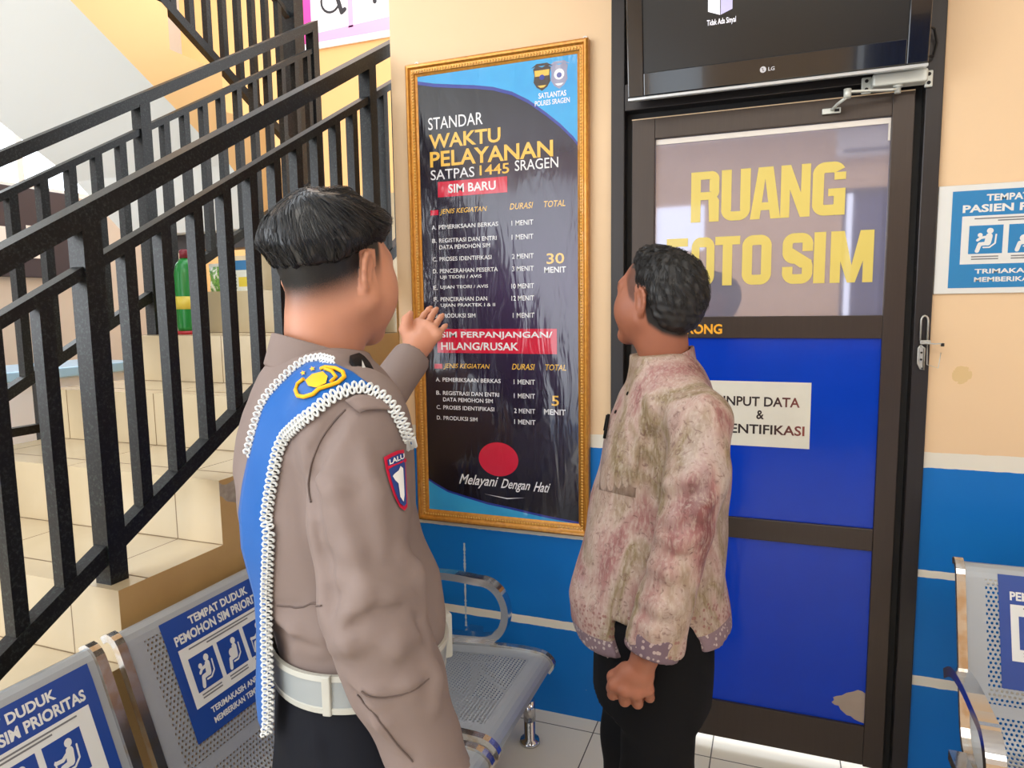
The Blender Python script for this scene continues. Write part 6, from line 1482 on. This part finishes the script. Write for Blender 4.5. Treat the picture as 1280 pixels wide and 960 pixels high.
T2.loft([0.60, 0.70, 0.80, 0.90, 0.98], [mc(0.70)[:2], mc(0.70)[:2], mc(0.80)[:2], mc(0.90)[:2], mc(0.98)[:2]], [0.140, 0.150, 0.152, 0.150, 0.146], [np.interp(z, mz, mB) - 0.030 for z in (0.70, 0.70, 0.80, 0.90, 0.98)], fm_, 0.02)
for a, b, c in ((gR, k2R, f2R), (gL, k2L, f2L)): T2.chain([a, b, c + np.array([0, 0, 0.07])], [0.090, 0.078, 0.070], 0.03)
T2.wob(0.0045, 22, 9, (1, 1, 0.4)); T2.plane((0, 0, -1), (0, 0, 0.05)); t2v, t2f = T2.mesh(1); mesh_ob('trousers', [(t2v, t2f, 0)], [M_BLKT], man)
shoes(man, (f2R, f2L), fm_)
def cut_m(L):
    x, y, z = np.abs(L[:, 0]), L[:, 1], L[:, 2]
    zc = np.interp(y, [-0.13, -0.075, -0.048, -0.034, -0.018, 0.005, 0.020, 0.036, 0.055, 0.075], [-0.088, -0.078, -0.060, -0.030, 0.030, 0.026, 0.052, 0.084, 0.104, 0.130])
    wav = 0.003 * np.sin(L[:, 0] * 170) + 0.0025 * np.sin(L[:, 1] * 230 + 1) + 0.002 * np.sin(z * 250)
    return zc - z + wav
HC2 = hair_cap(HM, 0.0032, [((0, -0.020, 0.036), (0.083, 0.106, 0.092), 0.01), ((0, -0.055, -0.012), (0.072, 0.062, 0.075), 0.03), ((0, 0.030, 0.074), (0.058, 0.058, 0.054), 0.03)], cut_m, 0.0020, 260, 14, thin=0.25)
M_HAIR_M = hair_mat('curly_black_hair', (0.009, 0.008, 0.008), 0.55)
yv, yf = HC2.mesh(1); hair_m = mesh_ob('hair', [(yv, yf, 0)], [M_HAIR_M], man)
v_, f_ = strands(HM, HC2, 2200, 6, (0.0, -0.05, 0.12), 0.022, 0.004, 0.0008, cut_m, 0.012); mesh_ob('hair_strands', [(v_, f_, 0)], [M_HAIR_M], hair_m)
# pen and pocket, shirt buttons
P1, P2 = Gfull.hit(764, 521), Gfull.hit(759, 549); gn = Gfull.grad(P1)
MB().tube([P1 + gn * 0.007 + (P1 - P2) * 0.05, P2 + gn * 0.007], 0.0038, 8).tube([P1 + gn * 0.012, P1 + (P2 - P1) * 0.7 + gn * 0.012], 0.0013, 6).build('pen', M_BLK, man)
mb = MB()
Ppk = conform(Gfull, [((756, 546), (800, 556)), ((752, 580), (797, 590)), ((749, 612), (794, 622))], 6, 0.0012); sheet(mb, Ppk, 0, 0.0012); mb.build('chest_pocket', M_BATIK, mshirt, recalc=False)
mb = MB()
for u, v in ((785, 492), (770, 515)):
    q = Gfull.hit(u, v)
    if q is not None: mb.lathe([(0.0045, 0), (0.0045, 0.0015), (0.003, 0.002)], q + Gfull.grad(q) * 0.001, Gfull.grad(q), 10)
mb.build('button', M_BLK, mshirt)
